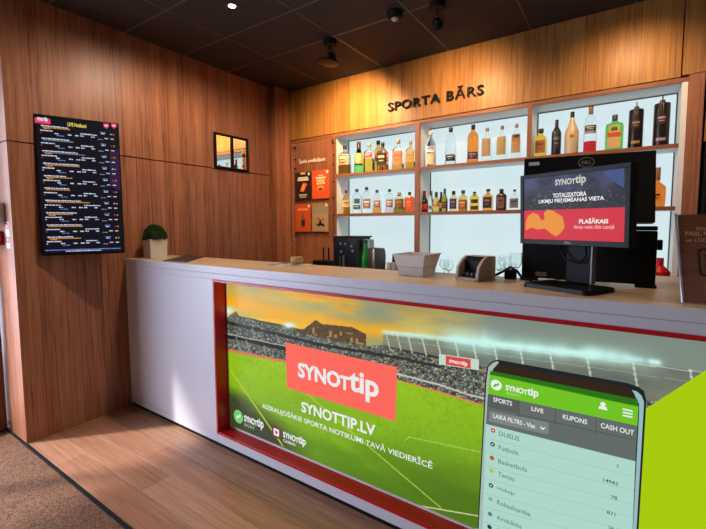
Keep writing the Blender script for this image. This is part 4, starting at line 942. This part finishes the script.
# ================================================================== THINGS ON THE COUNTER
# planter
pg = thing('potted_topiary', (-3.040, 1.722, ZT), 'trimmed green topiary ball in a white square planter on the counter', 'plant', rz=math.radians(-6))
def frust(name, b0, b1, z0, z1, m, parent, wall=None):
    bm = bmesh.new()
    lo_ = [bm.verts.new((sx * b0, sy * b0, z0)) for sx, sy in ((-1, -1), (1, -1), (1, 1), (-1, 1))]; hi_ = [bm.verts.new((sx * b1, sy * b1, z1)) for sx, sy in ((-1, -1), (1, -1), (1, 1), (-1, 1))]
    bm.faces.new(lo_[::-1])
    for i in range(4): bm.faces.new((lo_[i], lo_[(i + 1) % 4], hi_[(i + 1) % 4], hi_[i]))
    if wall:
        ri = [bm.verts.new((v.co.x * (1 - wall / b1), v.co.y * (1 - wall / b1), z1)) for v in hi_]; rd_ = [bm.verts.new((v.co.x, v.co.y, z1 - .02)) for v in ri]
        for i in range(4): bm.faces.new((hi_[i], hi_[(i + 1) % 4], ri[(i + 1) % 4], ri[i])); bm.faces.new((ri[i], ri[(i + 1) % 4], rd_[(i + 1) % 4], rd_[i]))
        bm.faces.new(rd_)
    else: bm.faces.new(hi_)
    return bm_obj(name, bm, m, parent)
frust('planter', .062, .067, 0, .148, mat('white_planter', (214, 208, 204), .5), pg, .008)
box('soil', -.058, .058, -.058, .058, .125, .136, mat('soil', (50, 38, 30), .9), pg)
rg = np.random.RandomState(5); v, f = [], []
for i in range(1500):
    th = rg.rand() * 2 * math.pi; cz_ = rg.uniform(-.1, 1); rr_ = math.sqrt(1 - min(1, cz_ * cz_)); k = rg.uniform(.80, 1.04)
    c0 = Vector((math.cos(th) * rr_ * .086 * k, math.sin(th) * rr_ * .086 * k, .150 + cz_ * .108 * k))
    d = Vector(rg.normal(size=3)).normalized(); e = d.orthogonal().normalized(); s_ = rg.uniform(.006, .011)
    b0 = len(v); v += [c0 - d * s_, c0 + e * s_ * .5, c0 + d * s_, c0 - e * s_ * .5]; f.append((b0, b0 + 1, b0 + 2, b0 + 3))
lf = mat('boxwood_leaf', (46, 78, 36), .6)
o = mesh('foliage', v, f, lf, pg); o['kind'] = 'stuff'
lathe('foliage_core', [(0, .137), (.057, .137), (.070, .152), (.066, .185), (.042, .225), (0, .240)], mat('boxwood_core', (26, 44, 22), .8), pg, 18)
# dark folder
a = on(163, 261.5, 2, ZT); b = on(186, 262.6, 2, ZT); c0 = on(212, 256.6, 2, ZT); d0 = on(190, 255.8, 2, ZT)
fo = thing('menu_folder', (0, 0, ZT), 'flat dark folder lying on the counter right of the planter', 'folder')
qd = [a, b, c0, d0]; qd = [(p[0], min(p[1], 1.95)) for p in qd]
def slab(name, q, z0, z1, m, parent):
    v = [(x, y, z0) for x, y in q] + [(x, y, z1) for x, y in q]
    return prism_fix(mesh(name, v, [(3, 2, 1, 0), (4, 5, 6, 7)] + [(i, (i + 1) % 4, 4 + (i + 1) % 4, 4 + i) for i in range(4)], m, parent))
def prism_fix(o):
    bm = bmesh.new(); bm.from_mesh(o.data); bmesh.ops.recalc_face_normals(bm, faces=bm.faces[:]); bm.to_mesh(o.data); bm.free(); return o
slab('cover', qd, 0, .006, mat('folder_dark', (44, 38, 36), .45), fo)
cxy = (sum(p[0] for p in qd) / 4, sum(p[1] for p in qd) / 4)
slab('pages', [(cxy[0] + (p[0] - cxy[0]) * .95, cxy[1] + (p[1] - cxy[1]) * .95) for p in qd], .006, .009, mat('folder_inner', (58, 50, 47), .5), fo)
box('clip', qd[3][0] + .0, qd[3][0] + .09, 1.925, 1.945, .009, .016, STEEL, fo, .002)
# leaflets
for i, (px, py_, ang, lb, c_) in enumerate(((276, 265.2, .3, 'white leaflet lying on the counter, leftmost of the pile', (206, 202, 206)), (287, 264.2, -.2, 'leaflet with a dark picture in the middle of the pile on the counter', (196, 190, 196)), (299, 265.2, .5, 'white leaflet lying on the counter beside the beige basket', (216, 212, 208)))):
    p = on(px, py_, 2, ZT); t = thing('leaflet', (p[0], p[1], ZT + .0015 * i), lb, 'leaflet', rz=ang)
    box('sheet', -.075, .075, -.05, .05, 0, .0012, mat('leaflet_%d' % c_[0], c_, .45), t)
    box('picture', -.06, .01, -.04, .04, .0012, .0014, mat('leaflet_pic_%d' % i, [(110, 110, 140), (70, 50, 60), (150, 150, 170)][i], .45), t)
# beige basket
p = on(298, 258, 1, 1.915)
kb = thing('beige_basket', (p[0], 1.905, ZT), 'small rounded beige woven basket behind the leaflets', 'basket')
hz = .05
WV = mat('wicker', (190, 156, 104), .7, bump=1, bscale=180)
lathe('bowl', [(0, 0), (.028, 0), (.038, .012), (.042, .03), (.037, hz), (.033, hz), (.037, .03), (.033, .014), (0, .008)], WV, kb, 26)
for k in range(5):
    th = [(math.cos(t_) * (.0395 - .003 * abs(k - 2)), math.sin(t_) * (.0395 - .003 * abs(k - 2)), .007 + k * .0095) for t_ in np.linspace(0, 2 * math.pi, 25)]
    tube('woven_ring', th, .0042, WV, kb, 6)
# chain of a hanging ornament near the board (small beads)
bdg = thing('bead_string', (0, 0, 0), 'string of small pale beads hanging below the poster board corner', 'beads')
for k, (px, py_) in enumerate(((294.4, 239.5), (291, 245), (288.8, 248), (289, 252.6), (286.4, 257), (291.6, 256))):
    q_ = on(px, py_, 1, YB - .045 + .0 * k); lathe('bead', [(0, -.007), (.005, -.005), (.007, 0), (.005, .005), (0, .007)], mat('bead', (190, 170, 150), .4), bdg, 10, off=tuple(q_))
tube('cord', [tuple(on(px, py_, 1, YB - .045)) for px, py_ in ((294.6, 236.5), (294.4, 239.5), (291, 245), (288.8, 248), (289, 252.6), (287, 260))], .0015, mat('bead_cord', (120, 90, 70), .6), bdg, 6)

# stacked cartons (two trays)
CART = mat('carton_grey', (206, 200, 196), .6)
p = on(419, 273.5, 2, ZT)
def carton(z0, b0, b1, h, label, ox=0, rz=.0, open_=True):
    t = thing('carton_tray', (-.865, 1.85, z0), label, 'carton', 'stacked cartons on the counter', rz=rz)
    lw, ld = b0; uw, ud = b1
    bm = bmesh.new(); S4 = ((-1, -1), (1, -1), (1, 1), (-1, 1))
    lo_ = [bm.verts.new((sx * lw, sy * ld, 0)) for sx, sy in S4]; hi_ = [bm.verts.new((sx * uw, sy * ud, h)) for sx, sy in S4]
    ri = [bm.verts.new((sx * (uw - .003), sy * (ud - .003), h)) for sx, sy in S4]; rb_ = [bm.verts.new((sx * (lw - .003), sy * (ld - .003), .004)) for sx, sy in S4]
    bm.faces.new(lo_[::-1]); bm.faces.new(rb_)
    for i in range(4):
        j = (i + 1) % 4; bm.faces.new((lo_[i], lo_[j], hi_[j], hi_[i])); bm.faces.new((hi_[i], hi_[j], ri[j], ri[i])); bm.faces.new((ri[i], ri[j], rb_[j], rb_[i]))
    bm_obj('tray', bm, CART, t)
    boxes('rim', [(-uw, uw, -ud - .003, -ud, h - .004, h), (-uw, uw, ud, ud + .003, h - .004, h), (-uw - .003, -uw, -ud - .003, ud + .003, h - .004, h), (uw, uw + .003, -ud - .003, ud + .003, h - .004, h)], mat('carton_edge', (186, 178, 172), .6), t)
carton(ZT, (.066, .070), (.070, .076), .046, 'lower grey carton tray in the stack on the counter', rz=-.03)
carton(ZT + .0465, (.072, .078), (.087, .094), .060, 'upper grey open carton tray with flared sides, top of the stack', rz=-.03)

# banknote machine: two curved side cheeks around a dark slot
p = on(476, 281, 2, ZT); 
bn = thing('banknote_machine', (-.562, 1.828, ZT), 'grey banknote machine with a black curved slot on the counter', 'cash machine', rz=-.25)
hb, db, wb_ = .108, .15, .058
side = [(-db / 2, .012), (-db / 2 + .01, 0), (db / 2, 0), (db / 2, hb * .98), (db / 2 - .07, hb), (-db / 2 + .045, hb * .86), (-db / 2 + .012, hb * .58)]
for s in (-1, 1):
    v = [(s * wb_, y_, z_) for y_, z_ in side] + [(s * (wb_ - .012), y_, z_) for y_, z_ in side]; n_ = len(side)
    prism_fix(mesh('side_cheek', v, [tuple(range(n_)), tuple(range(2 * n_ - 1, n_ - 1, -1))] + [(i, (i + 1) % n_, n_ + (i + 1) % n_, n_ + i) for i in range(n_)], GREY, bn))
inn = [(-db / 2 + .02, .0), (db / 2 - .003, 0), (db / 2 - .003, hb * .97), (db / 2 - .06, hb * .97), (-db / 2 + .058, hb * .80), (-db / 2 + .062, hb * .40), (-db / 2 + .03, .022)]
n_ = len(inn); v = [(-(wb_ - .0125), y_, z_) for y_, z_ in inn] + [((wb_ - .0125), y_, z_) for y_, z_ in inn]
prism_fix(mesh('slot_body', v, [tuple(range(n_)), tuple(range(2 * n_ - 1, n_ - 1, -1))] + [(i, (i + 1) % n_, n_ + (i + 1) % n_, n_ + i) for i in range(n_)], BLACK, bn))
box('front_lip', -wb_ + .0125, wb_ - .0125, -db / 2 + .002, -db / 2 + .019, .0, .014, GREY, bn, .002)
box('top_cover', -wb_ + .0125, wb_ - .0125, db / 2 - .068, db / 2 - .004, hb * .97, hb * .99, GREY, bn, .001)
box('top_window', -.03, .028, db / 2 - .05, db / 2 - .02, hb * .99, hb * .996, mat('window_rust', (120, 76, 56), .3), bn)
for k in range(4): cyl('roller', (-.033 + k * .022, -db / 2 + .032, .022), .007, .012, mat('roller_grey', (90, 90, 92), .5), bn, 12)
# cable and adapter
cb = thing('power_cable', (0, 0, ZT), 'black power cable with adapter behind the banknote machine', 'cable')
tube('cable', [(-.50, 1.935, .012), (-.47, 1.94, .03), (-.43, 1.925, .055), (-.40, 1.92, .040), (-.375, 1.905, .010), (-.33, 1.895, .006)], .006, BLACKM, cb, 8)
box('adapter', -.452, -.405, 1.90, 1.945, 0, .045, BLACKM, cb, .006)
tube('cable', [(-.66, 1.925, .008), (-.63, 1.93, .02), (-.60, 1.935, .03), (-.56, 1.938, .02), (-.50, 1.94, .010)], .007, BLACKM, cb, 8)

# ---------------- front monitor
ML = (-.1815, 1.74, 1.481); MR_ = -.465; MT = .041
mo = thing('customer_monitor', (ML[0], ML[1], ZT), 'black monitor on a stand facing the customer, showing a red and dark advert', 'monitor', rz=MR_)
MW, MH = .432, .287
MP = Plane(ML, MR_, MT)
MT_M = Matrix.Translation((0, 0, ML[2] - ZT)) @ Matrix.Rotation(MT, 4, 'X')
def mon(o): o.data.transform(MT_M); return o
hs = mon(box('housing', -MW / 2, MW / 2, .0, .045, -MH / 2, MH / 2, BLACK, mo, .004))
mon(box('housing_back', -MW * .32, MW * .32, .045, .065, -MH * .34, MH * .30, BLACK, mo, .006))
BZ = .016
for b in ((-MW / 2, MW / 2, -.004, 0, MH / 2 - BZ, MH / 2), (-MW / 2, MW / 2, -.004, 0, -MH / 2, -MH / 2 + .020), (-MW / 2, -MW / 2 + BZ, -.004, 0, -MH / 2 + .020, MH / 2 - BZ), (MW / 2 - BZ, MW / 2, -.004, 0, -MH / 2 + .020, MH / 2 - BZ)):
    mon(box('bezel', *b, BLACK, mo, .001, 1))
sx0, sx1, sz0, sz1 = -MW / 2 + BZ, MW / 2 - BZ, -MH / 2 + .020, MH / 2 - BZ
sm_ = bpy.data.materials.new('screen_crowd'); sm_.use_nodes = True; nt = sm_.node_tree; b = nt.nodes['Principled BSDF']
tc = nt.nodes.new('ShaderNodeTexCoord'); n1 = nt.nodes.new('ShaderNodeTexNoise'); n1.inputs['Scale'].default_value = 75; n1.inputs['Detail'].default_value = 3
n2 = nt.nodes.new('ShaderNodeTexNoise'); n2.inputs['Scale'].default_value = 9; nt.links.new(tc.outputs['Object'], n1.inputs['Vector']); nt.links.new(tc.outputs['Object'], n2.inputs['Vector'])
c1 = nt.nodes.new('ShaderNodeValToRGB'); nt.links.new(n1.outputs['Fac'], c1.inputs[0]); e = c1.color_ramp.elements; e[0].position = .55; e[0].color = lin((20, 20, 28)); e[1].position = .75; e[1].color = lin((120, 96, 84))
c2 = nt.nodes.new('ShaderNodeValToRGB'); nt.links.new(n2.outputs['Fac'], c2.inputs[0]); e = c2.color_ramp.elements; e[0].position = .4; e[0].color = lin((20, 22, 40)); e[1].position = .7; e[1].color = lin((70, 80, 120))
mx_ = nt.nodes.new('ShaderNodeMix'); mx_.data_type = 'RGBA'
sp_ = nt.nodes.new('ShaderNodeSeparateXYZ'); nt.links.new(tc.outputs['Object'], sp_.inputs[0])
mp_ = nt.nodes.new('ShaderNodeMapRange'); mp_.inputs['From Min'].default_value = ML[2] - ZT + .03; mp_.inputs['From Max'].default_value = ML[2] - ZT + .11; nt.links.new(sp_.outputs[2], mp_.inputs['Value'])
nt.links.new(mp_.outputs[0], mx_.inputs['Factor']); nt.links.new(c1.outputs[0], mx_.inputs[6]); nt.links.new(c2.outputs[0], mx_.inputs[7])
nt.links.new(mx_.outputs[2], b.inputs['Emission Color']); b.inputs['Emission Strength'].default_value = .9; b.inputs['Base Color'].default_value = (.01, .01, .01, 1); b.inputs['Roughness'].default_value = .3; b.inputs['Specular IOR Level'].default_value = .1
zred = MP.uv(560, 209.5, -.001)[1]
S_ = mon(flat('screen_picture', rect(sx0, zred, sx1, sz1), -.0008, sm_, mo))
S2 = mon(flat('screen_red_field', rect(sx0, sz0, sx1, zred), -.0008, emis((206, 34, 52)), mo))
def mt_(name, s, LB, LT, RB, m, par, bold=.02):
    return mon(text_px(name, s, MP, LB, LT, RB, -.0014, m, par, bold))
mon(flat('sky_glow', [MP.uv(*q, -.0011) for q in ((602, 172), (624, 168), (624, 188), (612, 180))], -.0011, emis((54, 74, 124)), S_))
x0_, z0_ = MP.uv(555, 185.6, -.0014); z1_ = MP.uv(555, 179.6, -.0014)[1]; x1_ = MP.uv(586, 183, -.0014)[0]
n0 = len(bpy.data.objects)
before = set(bpy.data.objects)
logo(MP, x0_, z0_, x1_ - x0_, z1_ - z0_, -.0014, emis((206, 204, 190), .9), S_)
for o in set(bpy.data.objects) - before: mon(o)
mt_('screen_text', 'TOTALIZATORA', (552.8, 198), (552.8, 193.6), (586.4, 195.6), EW, S_, .03)
mt_('screen_text', 'LIKMJU PIEŅEMŠANAS VIETA', (538.8, 204.6), (538.8, 199.0), (604.2, 201.4), EW, S_, .025)
mt_('screen_text', 'PLAŠĀKAIS', (579.0, 223.6), (579, 218.2), (608.2, 224.2), EW, S2, .035)
mt_('screen_text', 'likmju veidu tīkls Latvijā', (574.0, 229.6), (574, 225.0), (614.2, 230.6), emis((240, 196, 196), .9), S2, .015)
mp_pts = [(525.6, 230.4), (525.8, 222), (528, 216), (533, 212.6), (538, 214.4), (541.5, 220.5), (544.6, 219), (544, 213), (547.6, 209.4), (553, 210.6), (558, 214), (562.6, 216.6), (564, 223), (564.6, 228), (560, 233.6), (556, 236.4), (551, 233.4), (545, 228.6), (538, 229.4), (531, 227.6)]
mon(flat('map_shape', [MP.uv(*q, -.0014) for q in mp_pts], -.0014, emis((230, 142, 34)), S2))
before = set(bpy.data.objects)
text('maker_mark', 'DELL', -.014, -MH / 2 + .006, .028, .008, -.0045, mat('mark_grey', (140, 140, 146), .4), hs, .02)
for o in set(bpy.data.objects) - before: mon(o)
# stand
tube('cable', [(-.05, .05, .19), (-.06, .045, .15), (-.03, .04, .11), (.02, .045, .10), (.045, .05, .13), (.04, .05, .18)], .004, BLACKM, mo, 8)
box('stand_column', -.045, .055, .065, .085, .02, .30, mat('stand_dark', (14, 14, 17), .5, spec=.15), mo, .004)
box('stand_edge', .0552, .062, .060, .087, .02, .17, mat('stand_edge_grey', (96, 94, 96), .4, .3), mo, .001)
bs = rrect(-.135, -.085, .135, .10, .02)
v = [(x, y_ + .0, 0) for x, y_ in bs] + [(x * .98, y_ * .98, .016) for x, y_ in bs]; n_ = len(bs)
prism_fix(mesh('stand_base', v, [tuple(range(n_)), tuple(range(2 * n_ - 1, n_ - 1, -1))] + [(i, (i + 1) % n_, n_ + (i + 1) % n_, n_ + i) for i in range(n_)], BLACK, mo))

# ---------------- back monitor (seen from behind) and black terminal below
BL_ = (-.15, 2.03, 1.574)
bmn = thing('staff_monitor', (BL_[0], BL_[1], ZT), 'larger black monitor seen from behind with a round emblem, behind the customer monitor', 'monitor', rz=.16)
bw, bh = .502, .302
TB = Matrix.Translation((0, 0, BL_[2] - ZT)) @ Matrix.Rotation(-.15, 4, 'X')
o = box('back_shell', -bw / 2, bw / 2, 0, .05, -bh / 2, bh / 2, BLACK, bmn, .006); o.data.transform(TB)
o = box('screen_face', -bw / 2 + .015, bw / 2 - .015, .0502, .052, -bh / 2 + .015, bh / 2 - .015, mat('dark_screen_glass', (6, 6, 8), .12), bmn); o.data.transform(TB)
ring = [(math.cos(t_) * .030, -.0012, math.sin(t_) * .021 + bh / 2 - .035) for t_ in np.linspace(0, 2 * math.pi, 29)]
o = tube('emblem_ring', ring, .0013, mat('emblem_grey', (150, 136, 120), .35), bmn, 6); o.data.transform(TB)
o = text('emblem_text', 'DELL', -.019, bh / 2 - .042, .038, .014, -.0008, mat('emblem_grey', (150, 136, 120), .35), bmn, .015); o.data.transform(TB)
o = box('sticker', -bw / 2 + .02, -bw / 2 + .065, -.0012, 0, bh / 2 - .035, bh / 2 - .02, mat('sticker_grey', (180, 180, 180), .5), bmn); o.data.transform(TB)
box('stand_column', -.04, .04, .06, .085, .02, .42, BLACKM, bmn, .003)
box('stand_base', -.11, .11, .015, .16, 0, .014, BLACKM, bmn, .004)
tm = thing('till_terminal', (-.14, 1.955, ZT), 'black boxy till terminal standing under the larger monitor', 'till')
box('body', -.245, .245, -.02, .025, .012, .225, BLACKM, tm, .008)
box('top_lip', -.24, .245, -.012, .024, .226, .243, BLACK, tm, .006)
box('side_grip', .246, .262, -.015, .02, .15, .19, BLACK, tm, .004)
box('foot', .18, .25, -.02, .025, 0, .012, BLACKM, tm, .002); box('foot', -.25, -.18, -.02, .025, 0, .012, BLACKM, tm, .002)
box('rating_label', -.185, -.140, -.0215, -.0202, .022, .040, mat('rating_grey', (120, 116, 106), .5), tm)
for k in range(3): box('vent_line', -.05, .2, -.0214, -.0202, .08 + k * .045, .084 + k * .045, BLACK, tm)

# ---------------- table sign at the right
SGL = (.163, 1.622, ZT + .001)
ts = thing('counter_sign', SGL, 'brown acrylic table sign with pale lettering at the right end of the counter', 'sign', rz=.30)
SP = Plane(SGL, .30, -.27)
BRN = wood('sign_print', (128, 76, 52), (146, 88, 60), (160, 100, 70), 'x', .5, .4, .3, stave_amt=.05)
LEAN = Matrix.Rotation(-.27, 4, 'X'); n_before = set(bpy.data.objects)
box('print_sheet', 0.003, .21, .003, .006, 0.004, .292, BRN, ts)
box('acrylic_cover', 0, .212, -.0005, .0025, 0, .295, ACR, ts)
box('acrylic_edge', -.006, -.0005, -.001, .007, 0.002, .296, mat('acrylic_edge', (176, 184, 206), .12, .3), ts, .001, 1)
PT = mat('sign_pale', (214, 176, 150), .5)
for s, LB, LT, RB, bo in (('SKANI', (696, 230.2), (696, 226.8), (712, 229), .01), ('PASI, PIRKUMS', (685.6, 236.4), (685.6, 231.6), (735, 232.5), .015), ('un LŪDZAM', (686, 241.6), (686, 237.4), (722, 239), .012)):
    x0_, z0_ = SP.uv(*LB, -.001); z1_ = SP.uv(*LT, -.001)[1]; x1_ = min(SP.uv(*RB, -.001)[0], .205)
    text('sign_text', s, x0_, z0_, max(.02, x1_ - x0_), z1_ - z0_, -.0012, PT, ts, bo)
c0 = SP.uv(698.5, 262, -.001); DK = mat('sign_dark', (40, 22, 18), .5)
for k, (r0, th) in enumerate(((.045, .006), (.026, .005))):
    cxx = c0[0] + .045; o_r = rrect(cxx - r0, c0[1] + .0 - r0, cxx + r0, c0[1] + r0, r0 * .3); i_r = rrect(cxx - r0 + th, c0[1] - r0 + th, cxx + r0 - th, c0[1] + r0 - th, r0 * .22); n_ = len(o_r)
    v = [(x, -.0012, z) for x, z in o_r] + [(x, -.0012, z) for x, z in i_r]; mesh('icon_frame', v, [(i, (i + 1) % n_, n_ + (i + 1) % n_, n_ + i) for i in range(n_)], DK, ts)

for o in set(bpy.data.objects) - n_before: o.data.transform(LEAN)
box('base_foot', .0, .212, .004, .13, 0, .003, ACR, ts)
